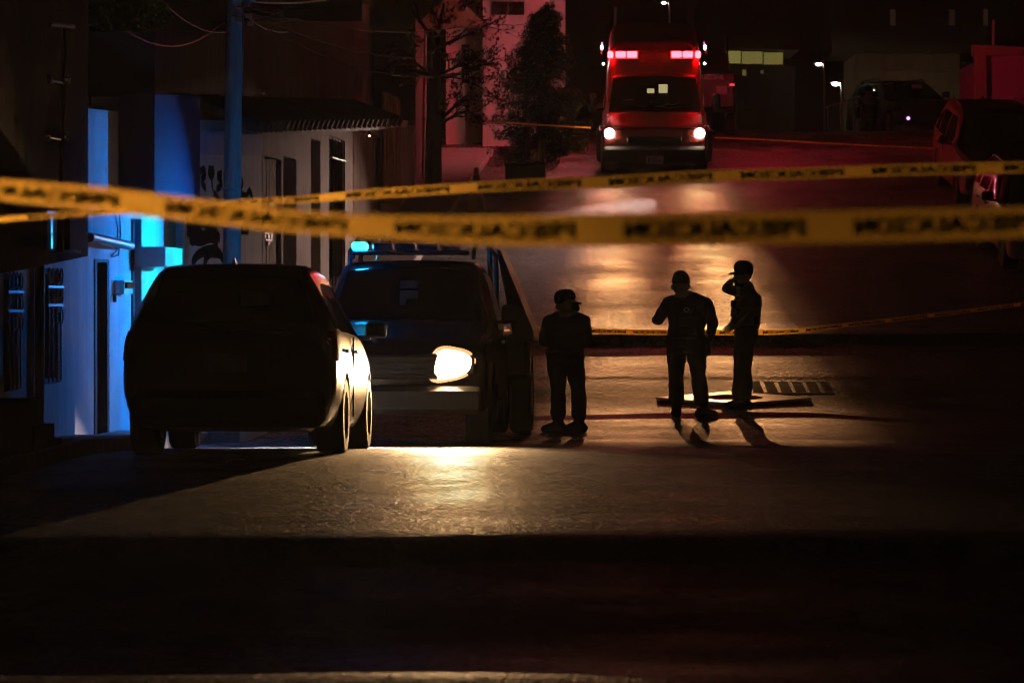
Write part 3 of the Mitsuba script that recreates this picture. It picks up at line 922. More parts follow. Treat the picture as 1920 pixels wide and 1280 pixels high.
# ---- people carrier seen from behind (front of the loft is its nose; turned so that the tail faces the camera)
def hatch(key, A, paint, roof=1.70, L=4.6, belt=1.02, half=0.955, roofhalf=0.66, glass="m_glass_dark", tail=True):
    k = roof / 1.70
    B = Body([(0, .34, .62, .66, .62, .66, .50), (.06, .24, .68, .74, .76, .80, .60), (.35, .2, .80, .90, .86, half * .96, .74), (1.0, .19, .90, 1.00 * k, .88, half, .80), (1.25, .19, .96, 1.06 * k, .88, half, .80),
              (2.05, .19, belt, 1.58 * k, .89, half, roofhalf * .97), (2.5, .19, belt, 1.67 * k, .89, half, roofhalf), (3.4, .19, belt + .02, 1.69 * k, .89, half, roofhalf), (L - .42, .21, belt + .03, 1.66 * k, .88, half, roofhalf * .98),
              (L - .30, .21, belt + .02, 1.58 * k, .87, half * .99, roofhalf * .99), (L - .10, .22, 1.0, 1.10, .84, half * .97, .80), (L, .27, .85, .95, .80, half * .93, .76)], 0.06)
    wl_ = [(0.92, 0.335), (L - 0.95, 0.335)]
    add("body", X(cut_arches(B.mesh(), wl_, 0.385, 0.88), A), paint, 38, parent=key)
    add("windscreen", X(B.top_patch(1.30, 2.02, .74, .58), A), glass, True, parent=key)
    add("rear_window", X(B.top_patch(L - .28, L - .13, .60, .74, vec=(0, 0.9, 0.25)), A), glass, True, parent=key)
    for s in (-1, 1):
        add("side_window", X(B.side_patch(1.72, 2.66, lambda u: belt + .05, lambda u: min(1.50 * k, 1.17 * k + .33 * k * u * 2.0), s), A), glass, True, parent=key)
        add("side_window", X(B.side_patch(2.74, 3.55, belt + .06, 1.51 * k, s), A), glass, True, parent=key)
        add("side_window", X(B.side_patch(3.63, L - .40, belt + .08, lambda u: 1.50 * k - .16 * u, s), A), glass, True, parent=key)
        m = add("mirror", X(cat_([box(s * (half + .12), 1.66, belt + .10, .20, .10, .15, .03), box(s * (half), 1.68, belt + .03, .14, .05, .04)]), A), paint, 40, parent=key)
        scene[f"{m}__glass"] = mikit.ply(X(box(s * (half + .12), 1.715, belt + .10, .16, .006, .11), A), "m_glass_dark")
        for yh in (2.55, 3.45):
            add("handle", X(box(s * (half + .012), yh, belt - .11, .03, .16, .03, .008), A), paint, 30, parent=key)
        add("tail_light", X(B.side_patch(L - .24, L - .06, .82, 1.08, s, .012, 5, 5), A), "m_tail", True, parent=key)
        add("headlight", X(B.side_patch(.12, .5, .62, lambda u: .74 + .08 * u, s, .012, 6, 4), A), "m_glass_dark", True, parent=key)
        add("door_seam", X(box(s * (half - .004), 2.70, .68, .016, .012, .72), A), "m_black", parent=key)
        if key == sv:
            continue
        add("roof_rail", X(tube([(s * (roofhalf - .06), 2.2, 1.60 * k), (s * (roofhalf - .06), 2.4, 1.70 * k), (s * (roofhalf - .06), L - .75, 1.715 * k), (s * (roofhalf - .06), L - .5, 1.66 * k)], .018, 6), A), "m_plastic", True, parent=key)
    add("bumper", X(box(0, L - .03, .40, 1.70, .20, .32, .07), A), "m_plastic", 40, parent=key)
    add("front_bumper", X(box(0, .04, .40, 1.35, .14, .22, .05), A), "m_plastic", 40, parent=key)
    add("licence_plate", X(box(0, L + .012, .80, .34, .02, .16, .004), A), "m_sticker", parent=key)
    add("rear_wiper", X(tube([(0, L - .05, 1.06), (.28, L - .11, 1.13)], .010, 5), A), "m_black", parent=key)
    add("aerial", X(trimesh.convex.convex_hull(np.array([(-.02, L - .62, 1.67 * k), (.02, L - .62, 1.67 * k), (-.02, L - .42, 1.66 * k), (.02, L - .42, 1.66 * k), (0, L - .46, 1.74 * k)])), A), paint, parent=key)
    add_wheels(key, A, wl_, 0.345, 0.25, half - 0.13)
    return B


sv = thing("people_carrier", "dark people carrier parked with its tail to the camera, white glare along its right side", "car")
SX, SD, SY = -2.47, 33.35, -0.045
L = 4.35
# tail at (SX, SD): nose is L further on, turned by pi
nx, nd = SX + math.sin(-SY) * L, SD + math.cos(SY) * L
A_sv = put_vehicle(nx, nd, math.pi + SY, L, [(0.92, .335), (L - .95, .335)])
hatch(sv, A_sv, "m_suv_paint", L=4.35)
add("window_sticker", X(box(-.22, L - .165, 1.36, .26, .012, .13), A_sv @ np.eye(4)), "m_sticker", parent=sv)

# ---- police pickup facing the camera
pk = thing("police_pickup", "dark police pickup facing the camera, one blazing headlight and a blue light bar", "truck")
TX, TD, TY = -1.21, 39.15, -0.048
twl = [(0.95, .40), (4.35, .40)]
A_t = put_vehicle(TX, TD, TY, 5.3, twl)
BT = Body([(0, .45, .86, .92, .86, .90, .80), (.08, .40, 1.0, 1.06, .92, .96, .84), (.4, .36, 1.08, 1.16, .95, .98, .86), (1.25, .36, 1.12, 1.22, .95, .98, .86), (1.45, .36, 1.14, 1.27, .95, .98, .86),
           (2.15, .36, 1.16, 1.86, .95, .98, .70), (2.5, .36, 1.16, 1.93, .95, .98, .74), (3.1, .36, 1.16, 1.94, .95, .98, .74), (3.5, .36, 1.16, 1.92, .95, .98, .74), (3.62, .36, 1.16, 1.3, .95, .98, .8), (3.7, .36, 1.14, 1.20, .95, .98, .88), (5.3, .40, 1.14, 1.20, .95, .97, .88)], 0.06)
add("body", X(cut_arches(BT.mesh(), twl, 0.47, 0.90), A_t), "m_truck_paint", 38, parent=pk)
add("windscreen", X(BT.top_patch(1.52, 2.12, .78, .64), A_t), "m_glass_dark", True, parent=pk)
for s in (-1, 1):
    add("side_window", X(BT.side_patch(1.95, 2.70, 1.22, lambda u: min(1.78, 1.42 + .36 * u * 2), s), A_t), "m_glass_dark", True, parent=pk)
    add("side_window", X(BT.side_patch(2.80, 3.42, 1.22, 1.79, s), A_t), "m_glass_dark", True, parent=pk)
    m = add("mirror", X(cat_([box(s * 1.10, 1.95, 1.36, .19, .09, .20, .03), box(s * .98, 1.97, 1.27, .16, .05, .04)]), A_t), "m_plastic", 40, parent=pk)
    scene[f"{m}__glass"] = mikit.ply(X(box(s * 1.10, 2.0, 1.36, .15, .006, .16), A_t), "m_glass_dark")
    add("handle", X(box(s * .995, 2.55, 1.05, .03, .18, .035, .008), A_t), "m_chrome", 30, parent=pk)
add("bumper", X(box(0, -.05, .50, 1.84, .20, .28, .05), A_t), "m_black", 40, parent=pk)
gr = add("grille", X(box(0, -.02, .84, .95, .08, .26, .02), A_t), "m_plastic", 40, parent=pk)
for i in range(4):
    scene[newkey(f"{gr}__slat")] = mikit.ply(X(box(0, -.065, .75 + .06 * i, .90, .02, .018, .004), A_t), "m_iron")
# licence plate frame of the pickup and side indicator rim
add("marker", X(tube([(.50, -.04, .74), (.47, -.05, .86), (.48, -.05, .98)], .010, 6), A_t), "m_chrome", True, parent=pk)
LAMP_T = []
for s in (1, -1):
    hl = newkey(f"{pk}__headlight")
    scene[hl] = mikit.ply(X(box(s * .64, 0.03, .86, .44, .14, .26, .04), A_t), "m_plastic", smooth=40)
    lens = trimesh.creation.icosphere(3, 1.0)
    sg_ = np.sign(lens.vertices) * np.abs(lens.vertices) ** .72
    lens.vertices = sg_ * [.20, .05, .145]
    lens.vertices[:, 2] *= 1 - .25 * s * lens.vertices[:, 0] / .2
    lens.vertices[:, 0] += s * .06 * np.clip(lens.vertices[:, 2] / -.145, -1, 1) * -.5
    lens.apply_translation((s * .60, -.025, .86))
    scene[f"{hl}__lens"] = mikit.ply(X(lens, A_t), "m_lens", emitter=area(WARM * (32 if s == 1 else 10), 2.0 if s == 1 else 1.0))
    glow_shell = lens.copy()  # larger shell that glows by itself, added to soften the edge of the lens
    glow_shell.apply_translation((-s * .62, 0, -.86)); glow_shell.apply_scale((1.20, .9, 1.22)); glow_shell.apply_translation((s * .625, .015, .86))
    scene[f"{hl}__lens_glow"] = mikit.ply(X(glow_shell, A_t), "m_lens", emitter=area(WARM * [1, .9, .8] * (1.1 if s == 1 else .3), .5))
    q = xp(A_t, (s * .60, -.085, .86))
    for nm, dx, dz, cut, beam, I_, w_ in (("ahead", -0.3, .10, 26.0, 3.0, TRUCK_I * (1.0 if s == 1 else .05), 8.0 if s == 1 else 2.0), ("high", 0.10, .28, 3.9, 0.7, 3600.0 if s == 1 else 150.0, 5.0 if s == 1 else 1.0), ("near", -1.0, -9.0, 47.0, 30.0, TRUCK_I * (.10 if s == 1 else .45), 5.0)):
        aim = xp(A_t, (s * .60 + dx, -10, .86 + dz))
        scene[f"headlamp_beam_{'left' if s == 1 else 'right'}_{nm}"] = {"type": "spot", "to_world": T().look_at(origin=q.tolist(), target=aim.tolist(), up=[0, 0, 1]), "cutoff_angle": cut, "beam_width": beam,
                                                                  "intensity": {"type": "rgb", "value": ((WARM if s == 1 else np.array([1, .82, .72])) * I_).tolist()}, "sampling_weight": w_}
# light bar on the roof
lb = newkey(f"{pk}__light_bar")
scene[lb] = mikit.ply(X(box(0, 2.42, 2.015, 1.26, .26, .05, .015), A_t), "m_black")
scene[f"{lb}__blue_lamp"] = mikit.ply(X(box(-.55, 2.40, 2.085, .16, .22, .085, .02), A_t), "m_bluelens", emitter=area(np.array([0.0012, 0.32, 1.0]) * BLUE_L, 7.0))
q = xp(A_t, (-.66, 2.38, 2.10))
scene["light_bar_beam"] = {"type": "spot", "to_world": T().look_at(origin=q.tolist(), target=F.hit(260, 500).tolist(), up=[0, 0, 1]), "cutoff_angle": 42.5, "beam_width": 20.0,
                           "intensity": {"type": "rgb", "value": [0.0, 33.0, 135.0]}, "sampling_weight": 6.0}
for i in range(4):
    scene[newkey(f"{lb}__unlit_lens")] = mikit.ply(X(box(-.30 + .245 * i, 2.40, 2.08, .22, .22, .075, .02), A_t), "m_bluelens")
# roll cage over the bed
cage = []
for s in (-1, 1):
    cage += [tube([(s * .80, 3.75, 1.15), (s * .78, 3.80, 2.05), (s * .66, 3.84, 2.22)], .028, 8), tube([(s * .80, 5.15, 1.15), (s * .78, 5.10, 2.0), (s * .66, 5.05, 2.18)], .028, 8), tube([(s * .66, 3.84, 2.22), (s * .66, 5.05, 2.18)], .026, 8),
             tube([(s * .66, 2.75, 1.96), (s * .66, 2.85, 2.03), (s * .66, 3.84, 2.22)], .024, 8)]
for y_, z_ in ((3.84, 2.22), (5.05, 2.18), (4.45, 2.2)):
    cage.append(tube([(-.66, y_, z_), (.66, y_, z_)], .026, 8))
for c_ in cage:
    add("cage_bar", X(c_, A_t), "m_truck_paint", 40, parent=pk)
add("whip_aerial", X(tube([(-.42, 2.9, 1.94), (-.33, 2.95, 2.4)], .006, 5), A_t), "m_steel", parent=pk)
add("rear_guard", X(trimesh.convex.convex_hull(np.array([(.86, 3.75, 2.06), (.86, 5.2, 2.06), (.90, 3.75, 2.06), (.90, 5.2, 2.06), (1.07, 3.75, 1.22), (1.07, 5.2, 1.22), (1.27, 3.75, 1.15), (1.27, 5.2, 1.15), (1.05, 3.75, 1.06), (1.27, 3.75, 1.02), (1.27, 5.2, 1.02), (1.05, 5.2, 1.06)])), A_t), "m_truck_paint", 30, parent=pk)
add("glint_panel", X(BT.side_patch(2.62, 3.5, 1.18, 1.90, 1, .012), A_t), "m_cab_glint", True, parent=pk)  # pale panel on the dark cab, painted as the sliver of reflected light
add("rear_fender", X(cut_arches(box(0, 4.38, .86, 2.46, 1.25, .5, .06), [twl[1]], .47, 1.2), A_t), "m_truck_paint", 30, parent=pk)
sp = A_t
# open driver's door
D0 = xp(A_t, (0.99, 1.62, 0))
hinge = A_t @ M_place(0.985, 1.75, 0, math.radians(0)) 
add_wheels(pk, A_t, twl, 0.40, 0.27, 0.82, steer=0.05)
for y, z in twl[1:]:
    for s in (1, -1):
        ty, rm, di = wheel_parts(.40, .25)
        Bm = A_t @ trimesh.transformations.translation_matrix((s * 1.11, y, z))
        wk = newkey(f"{pk}__outer_wheel")
        scene[wk] = mikit.ply(ty.apply_transform(Bm), "m_rubber", smooth=35)
        scene[f"{wk}__rim"] = mikit.ply(rm.apply_transform(Bm), "m_rim", smooth=35)
for s in (-1, 1):
    add("mudflap", X(box(s * .84, 1.50, .42, .30, .015, .42, .004), A_t), "m_rubber", parent=pk)
bt_ = add("seat", X(box(.35, 2.9, 1.2, .5, .15, .8, .05), A_t), "m_plastic", 40, parent=pk)
# notice sheets behind the windscreen
for (x_, z_, w_, h_) in ((.02, 1.645, .19, .075), (.03, 1.535, .20, .08), (-.03, 1.46, .07, .07)):
    yy = float(np.interp(z_, [BT.top_z(y, x_) for y in np.linspace(1.5, 2.12, 30)], np.linspace(1.5, 2.12, 30)))
    sl = math.atan2(.6, .62)
    m = box(0, 0, 0, w_, .004, h_ * 1.45)
    m.apply_transform(M_place(x_, yy - .03, z_ + .03, 0, -0.75))
    add("notice", X(m, A_t), "m_sticker", parent=pk)

# ---- ambulance
am = thing("ambulance", "tall ambulance van facing the camera with red roof lamps and both headlights lit", "ambulance")
AX, AD, AY = 2.72, 73.3, -0.03
awl = [(0.95, .36), (4.6, .36)]
A_a = put_vehicle(AX, AD, AY, 5.9, awl)
BA = Body([(0, .30, .60, .66, .80, .86, .72), (.05, .24, .82, .88, .92, .96, .84), (.22, .22, .94, 1.0, .98, 1.01, .90), (.60, .22, 1.02, 1.10, 1.0, 1.02, .90), (.78, .22, 1.04, 1.16, 1.0, 1.02, .89), (1.32, .22, 1.10, 1.80, 1.0, 1.02, .86),
           (1.40, .22, 1.1, 1.88, 1.0, 1.02, .86), (1.52, .22, 1.1, 2.28, 1.0, 1.02, .84), (1.85, .22, 1.1, 2.50, 1.0, 1.02, .84), (2.6, .22, 1.1, 2.56, 1.0, 1.02, .86), (5.85, .22, 1.1, 2.56, 1.0, 1.02, .86), (5.9, .28, 1.08, 2.5, .98, 1.0, .84)], 0.06)
add("body", X(cut_arches(BA.mesh(), awl, 0.43, 0.96), A_a), "m_amb_paint", 38, parent=am)
ws = add("windscreen", X(BA.top_patch(.80, 1.335, .88, .80, off=.008), A_a), "m_glass_dark", True, parent=am)
for s in (-1, 1):
    add("side_window", X(BA.side_patch(1.18, 2.05, 1.16, lambda u: min(1.80, 1.45 + .5 * u), s), A_a), "m_glass_dark", True, parent=am)
    add("side_window", X(BA.side_patch(2.6, 4.2, 1.45, 1.95, s), A_a), "m_glass_dark", True, parent=am)
    m = add("mirror", X(cat_([box(s * 1.20, 1.10, 1.33, .17, .12, .36, .04), box(s * 1.06, 1.13, 1.2, .2, .05, .05)]), A_a), "m_plastic", 40, parent=am)
    hl = newkey(f"{am}__headlight")
    lens = trimesh.convex.convex_hull(np.array([(s * .98, .26, .96), (s * .99, .2, .84), (s * .86, .055, .75), (s * .66, .03, .74), (s * .60, .03, .76), (s * .74, .07, .86), (s * .90, .18, .97), (s * .8, .02, .76), (s * .97, .12, .78)]))
    scene[hl] = mikit.ply(X(lens, A_a), "m_lens", emitter=area(np.array([1, .72, .42]) * .9, .3))
    bulb = trimesh.creation.icosphere(2, .10)
    bulb.apply_transform(M_place(s * .86, .045, .83))
    scene[f"{hl}__bulb"] = mikit.ply(X(bulb, A_a), "m_lens", smooth=True, emitter=area(np.array([1, .80, .55]) * 60, 1.0))
    q = xp(A_a, (s * .84, -.09, .81))
    for nm, aim_dn, cut, beam, I_, w_ in (("far", 4.3, 4.6, 1.0, AMB_I, 7.0), ("mid", 2.3, 2.6, .6, AMB_I * 2.6, 6.0), ("near", 12.4, 12.8, 5.0, AMB_I * .012, 5.0), ("spill", 6.0, 40.0, 5.0, AMB_I * .035, 3.0), ("kerb", 1.0, 11.0, 5.0, AMB_I * 2.6, 4.0)):
        tgt = xp(A_a, (s * .84 + .15, -.09 - 10 * math.cos(math.radians(aim_dn)), .81 - 10 * math.sin(math.radians(aim_dn))))
        if nm == "kerb":
            if s < 0:
                continue
            tgt = q + V(-math.sin(math.radians(20.5)), -math.cos(math.radians(20.5)), -math.tan(math.radians(11.0)))
        scene[f"ambulance_beam_{'left' if s == 1 else 'right'}_{nm}"] = {"type": "spot", "to_world": T().look_at(origin=q.tolist(), target=tgt.tolist(), up=[0, 0, 1]), "cutoff_angle": cut, "beam_width": beam,
                                                                   "intensity": {"type": "rgb", "value": ((np.array([1, .66, .55]) if nm == "kerb" else np.array([1, .44, .16])) * I_ * (.75 if s > 0 else (1.2 if nm == "kerb" else .45))).tolist()}, "sampling_weight": w_}
    # roof lamps
    rl = newkey(f"{am}__roof_lamp")
    scene[rl] = mikit.ply(X(box(s * .55, 1.47, 2.22, .50, .16, .17, .03), A_a), "m_redlens", smooth=40)
    for dx in (-.12, .10):
        lm = newkey(f"{rl}__lit_lens")
        scene[lm] = mikit.ply(X(box(s * (.55 + dx), 1.375, 2.235, .20, .06, .12, .015), A_a), "m_redlens", emitter=area(np.array([1.0, .0035, .005]) * RED_L, 2.5))
    scene[f"{rl}__added_lip"] = mikit.ply(X(box(s * .55, 1.345, 2.155, .50, .20, .022, .008), A_a), "m_amb_paint")  # added under the lenses to keep their red light off the bonnet
    cl = newkey(f"{am}__corner_lamp")
    scene[cl] = mikit.ply(X(box(s * .845, 1.44, 2.225, .11, .16, .13, .025), A_a), "m_redlens", emitter=area(np.array([1.0, .003, .004]) * RED_L * 1.3, 2.5))
    ml = newkey(f"{am}__mirror_lamp")
    scene[ml] = mikit.ply(X(trimesh.creation.icosphere(2, .026).apply_translation((s * .985, 1.85, 2.02)), A_a), "m_redlens", smooth=True, emitter=area(np.array([1, .70, .62]) * (2900 if s < 0 else 160), 2.5))
    for i in range(3):
        add("side_lamp", X(box(s * 1.03, 2.6 + i * 1.1, 2.2, .04, .22, .09, .01), A_a), "m_redlens", emit=area(np.array([1.0, .03, .07]) * RED_L * (17.0 if s < 0 else 16.0), 3.0) if i == 1 else None, parent=am)
add("hood", X(BA.top_patch(.10, .80, .80, .92), A_a), "m_plastic", True, parent=am)  # near-black patch over the bonnet; the missing light is put into its colour
fb = add("bumper", X(box(0, -.02, .42, 2.0, .22, .34, .06), A_a), "m_plastic", 40, parent=am)
gr = add("grille", X(box(0, .02, .70, 1.05, .06, .14, .02), A_a), "m_plastic", 40, parent=am)
for i in range(3):
    scene[newkey(f"{gr}__slat")] = mikit.ply(X(box(0, -.015, .66 + .045 * i, 1.0, .02, .015, .003), A_a), "m_iron")
lp = add("licence_plate", X(box(0, -.145, .34, .33, .012, .155, .003), A_a), "m_plate", parent=am)
tm = text_fit("E-2524", .26, .085)
tm.apply_transform(M_place(-.13, -.152, .30) @ trimesh.transformations.rotation_matrix(np.pi / 2, (1, 0, 0)))
scene[f"{lp}__lettering"] = mikit.ply(X(tm, A_a), "m_ink")
for s in (-1, 1):
    add("wiper", X(tube([(s * .1, .80, 1.17), (s * .1 + .55, .90, 1.33)], .010, 5), A_a), "m_black", parent=am)
    add("flare", X(cut_arches(box(s * 1.04, .95, .55, .14, 1.1, .62, .05), [awl[0]], .43, 1.0), A_a), "m_plastic", 40, parent=am)
# glimpse of a lit rear window, as glowing panels laid over the opaque windscreen
for (x_, z_, w_, h_) in ((.17, 1.575, .17, .16), (-.07, 1.535, .14, .08)):
    yy = float(np.interp(z_, [BA.top_z(y, x_) for y in np.linspace(.8, 1.335, 30)], np.linspace(.8, 1.335, 30)))
    m = box(0, 0, 0, w_, .006, h_ * 1.25, .001)
    m.apply_transform(M_place(x_, yy - .028, z_ + .02, 0, -0.70))
    add("lit_panel", X(m, A_a), "m_black", emit=area((.42, .36, .17), .05), parent=am)
add("dash_strip", X(tube([(-.10, .90, 1.345), (.02, .86, 1.30), (.2, .86, 1.30), (.26, .88, 1.33)], .012, 5), A_a), "m_steel", parent=am)
add("dash_strip", X(tube([(-.62, .93, 1.375), (-.4, .95, 1.40)], .010, 5), A_a), "m_steel", parent=am)
add_wheels(am, A_a, awl, 0.36, 0.24, 0.90)

# ---- police truck behind the ambulance
pt = thing("police_truck", "dark police truck half hidden behind the ambulance, white letters on its tail", "truck")
A_p = put_vehicle(4.55, 82.0, math.pi * 0 - 0.02, 5.0, [(0.9, .38), (4.1, .38)])
add("tailgate", X(box(-.65, 0, .98, 1.7, .14, .76, .04), A_p), "m_truck_paint", 40, parent=pt)
add("body", X(cut_arches(box(-.65, 2.3, .92, 1.75, 4.4, .86, .08), [(0.9, .38), (4.1, .38)], .46, .7), A_p), "m_truck_paint", 40, parent=pt)
add("cabin", X(trimesh.convex.convex_hull(np.array([(s * .86 - .65, y, z) for s in (-1, 1) for y, z in ((1.6, 1.34), (3.8, 1.34))] + [(s * .68 - .65, y, z) for s in (-1, 1) for y, z in ((1.9, 1.92), (3.3, 1.92))])), A_p), "m_truck_paint", parent=pt)
for s in (-1, 1):
    add("cage_bar", X(tube([(s * .72 - .65, .15, 1.3), (s * .68 - .65, .2, 2.15), (s * .60 - .65, 1.6, 2.2)], .025, 8), A_p), "m_truck_paint", True, parent=pt)
tm = text_fit("MUNICIPAL", .56, .11, depth=.006)
tm.apply_transform(M_place(-.58, -.072, 1.20) @ trimesh.transformations.rotation_matrix(np.pi / 2, (1, 0, 0)))
add("lettering", X(tm, A_p), "m_white", parent=pt)
pp = add("licence_plate", X(box(-.08, -.08, .98, .22, .02, .17, .004), A_p), "m_white", parent=pt)
add("tail_light", X(box(.14, -.06, 1.09, .11, .05, .05, .01), A_p), "m_redlens", emit=area((.9, .06, .09), .1), parent=pt)
add("tail_light", X(box(-1.42, -.06, 1.09, .09, .05, .05, .01), A_p), "m_redlens", parent=pt)
add_wheels(pt, A_p @ M_place(-.65, 0, 0), [(0.9, .38), (4.1, .38)], .38, .25, .78)

# ---- parked cars on the right
for (px, d, yaw, lab, roof) in ((1796, 68.5, 0.02, "dark red car parked on the right, the farther of two, with dark windscreen", 1.62), (1886, 60.0, 0.03, "nearer dark red car parked at the right edge, red glints on its lamp", 1.50)):
    ck = thing("parked_car", lab, "car", "parked cars on the right")
    x_ = (px - 960) / FPX * d + 0.955
    Ac = put_vehicle(x_, d, yaw, 4.4, [(0.92, .335), (3.45, .335)])
    hatch(ck, Ac, "m_car_red", roof=roof, L=4.4, belt=.96, half=.90)
    for i in range(4):
        add("chrome_trim", X(tube([(-.90, .2 + .02 * i, .60 + .05 * i), (-.86, .1 + .02 * i, .62 + .05 * i), (-.74, .02, .63 + .05 * i)], .008, 5), Ac), "m_chrome", parent=ck)

# ------------------------------------------------------------------ background beyond the crest
def gz(px, d):
    x_ = (px - 960) / FPX * d
    return V(x_, d, float(zg(x_, d)))


bh = thing("pink_house", "windowless pink house wall glowing red at the right edge above the parked cars", "house")
add("wall", flat_wall([(1848, 330), (2150, 330), (2150, 106), (1848, 106)], 86.0, 5.0), "m_pink_wall", parent=bh)
add("corner_pier", flat_wall([(1829, 330), (1850, 330), (1850, 100), (1829, 100)], 85.8, 0.35), "m_red_house", parent=bh)
add("coping", flat_wall([(1826, 104), (2152, 108), (2152, 100), (1826, 84)], 85.7, 0.5), "m_red_house", parent=bh)
sp_ = thing("roof_pole", "short pale pole standing on the roof of the pink house", "pole")
qa = P(1862, 86, 86.2)
add("pole", tube([qa, P(1863, 38, 86.2)], .028, 8), "m_white", parent=sp_)
add("stay", tube([P(1863, 38, 86.2), P(1900, 4, 86.2)], .006, 5), "m_cable", parent=sp_)
ta = add("parapet", flat_wall([(1800, 235), (1832, 235), (1832, 209), (1800, 209)], 85.9, .3), "m_pink_wall", parent=bh)

fw = thing("beige_house", "dim beige house wall lit by a street lamp, far behind on the right", "house")
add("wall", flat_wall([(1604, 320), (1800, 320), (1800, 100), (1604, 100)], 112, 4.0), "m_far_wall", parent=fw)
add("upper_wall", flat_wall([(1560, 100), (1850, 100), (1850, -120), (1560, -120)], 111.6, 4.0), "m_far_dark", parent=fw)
add("lintel", flat_wall([(1606, 134), (1796, 136), (1796, 131), (1606, 129)], 111.9, .15), "m_far_wall", parent=fw)
for (x_, w_) in ((1674, 10), (1785, 11), (1848, 8)):
    w = add("window", flat_wall([(x_ - w_ / 2, 48), (x_ + w_ / 2, 48), (x_ + w_ / 2, 18), (x_ - w_ / 2, 18)], 111.55, .05), "m_lens", emit=area((.004, .0035, .0025), .02), parent=fw)
yh = thing("lit_veranda_house", "low dark house with a row of yellowish lit windows, right of the ambulance", "house")
add("wall", flat_wall([(1335, 300), (1490, 300), (1490, 124), (1335, 124)], 104, 4.0), "m_far_dark", parent=yh)
add("upper_wall", flat_wall([(1300, 90), (1500, 94), (1500, -60), (1300, -60)], 104, 4.0), "m_far_dark", parent=yh)
for (a, b, y0, y1, k_) in ((1360, 1389, 96, 119, 1.0), (1390, 1430, 97, 120, .8), (1431, 1468, 99, 121, .8), (1391, 1399, 131, 142, .5), (1425, 1432, 132, 138, .25)):
    w = add("window", flat_wall([(a, y1), (b, y1), (b, y0), (a, y0)], 103.9, .05), "m_lens", emit=area(np.array([.16, .135, .035]) * k_, .05), parent=yh)
    scene[f"{w}__frame"] = mikit.ply(flat_wall([(a - 1, y1 + 1), (a + 1, y1 + 1), (a + 1, y0), (a - 1, y0)], 103.85, .04), "m_far_dark")
# street lamps
for (px, py, d, L_, r_, lab, foot) in ((1245, 6, 118, 70, .045, "street lamp with bright white head high above the ambulance", 240), (1567, 158, 108.5, 700, .07, "street lamp with bright white head, left of the beige wall", 250), (1535, 121, 103, 36, .055, "smaller street lamp, up left of the brighter one by the beige wall", 250)):
    k_ = thing("street_lamp", lab, "street lamp", "street lamps beyond the crest")
    q = P(px, py, d)
    g = gz(px + 10, d)
    add("pole", tube([g - V(0, 0, .2), V(g[0], d, q[2] - .1), V(g[0] - .03, d, q[2] + .12), q + V(0.05, 0, .07)], .03, 7), "m_rust_pole", 40, parent=k_)
    hd = trimesh.creation.icosphere(2, 1.0)
    hd.apply_transform(np.diag([r_ * 1.5, r_, r_ * .75, 1]))
    add("head", hd.apply_translation(q), "m_lens", True, area(np.array([1, .80, .52] if L_ > 500 else [1, .95, .8]) * L_, 1.5 if L_ > 500 else .4), parent=k_)
    add("hood", box(q[0], q[1], q[2] + r_ * .80, r_ * 5.5, r_ * 5.0, .03, .008), "m_iron", parent=k_)
yp = thing("pale_post", "pale post top catching light just left above the ambulance roof", "pole")
add("post", tube([gz(1152, 92) - V(0, 0, .1), P(1152, 70, 92), P(1154, 18, 92)], [.04, .035, .03], 8), "m_white", parent=yp)
add("cap", lathe([(0, .03), (.04, .02), (.045, -.02), (0, -.02)], 12).apply_translation(P(1154, 16, 92)), "m_white", 40, parent=yp)
# handrail
hr = thing("handrail", "metal handrail with light glints below the street lamp, beyond the crest", "railing")
add("rail", tube([P(1546, 202, 98), P(1574, 194, 98), P(1612, 181, 98)], .022, 6), "m_steel", parent=hr)
add("lower_rail", tube([P(1594, 200, 98), P(1612, 199, 98)], .018, 6), "m_steel", parent=hr)
for px, py in ((1552, 200), (1580, 192), (1600, 186)):
    add("post", tube([gz(px, 98), P(px, py, 98)], .018, 6), "m_steel", parent=hr)
# yucca bush
yb = thing("spiky_bush", "spiky palm like bush silhouetted against the beige wall", "plant")
r_ = np.random.default_rng(9)
vs, fs = [], []
base = gz(1668, 101)
for i in range(260):
    h = r_.uniform(0.3, 1.0)
    o = base + V(r_.normal(0, .22), r_.normal(0, .22), h * 0.9)
    a = r_.uniform(0, 2 * np.pi)
    e = r_.uniform(0.3, 1.45)
    ln = r_.uniform(.35, .75) * (1.0 if e < 1.1 else 1.3)
    dv = V(math.cos(a) * math.cos(e), math.sin(a) * math.cos(e), math.sin(e)) * ln
    sd = np.cross(dv, V(0, 0, 1)) / (np.linalg.norm(np.cross(dv, V(0, 0, 1))) + 1e-9) * .03
    k0 = len(vs)
    vs += [o - sd, o + sd, o + dv * .5 + sd * .9, o + dv * .5 - sd * .9, o + dv - V(0, 0, .06)]
    fs += [[k0, k0 + 1, k0 + 2], [k0, k0 + 2, k0 + 3], [k0 + 3, k0 + 2, k0 + 4]]
add("leaves", trimesh.Trimesh(np.array(vs), fs, process=False), "m_yucca", parent=yb)
add("stem", tube([base - V(0, 0, .2), base + V(.02, 0, .5), base + V(0.06, 0, 1.3)], [.1, .08, .04], 8), "m_bark", True, parent=yb)
# distant car
fc = thing("distant_car", "dark distant car in front of the beige wall, small violet glint on its lamp", "car")
g = gz(1748, 99)
Af = M_place(g[0], 99, g[2] + 0.12, 0.25)
hatch(fc, Af, "m_black", roof=1.55, L=4.3, half=.88)
q = P(1703, 222, 98.3)
add("lamp", trimesh.creation.icosphere(2, .045).apply_translation(q), "m_lens", True, area((2.2, .8, 3.6), .05), parent=fc)
add("paper", X(box(.12, 1.5, 1.31, .28, .01, .1), Af), "m_white", parent=fc)
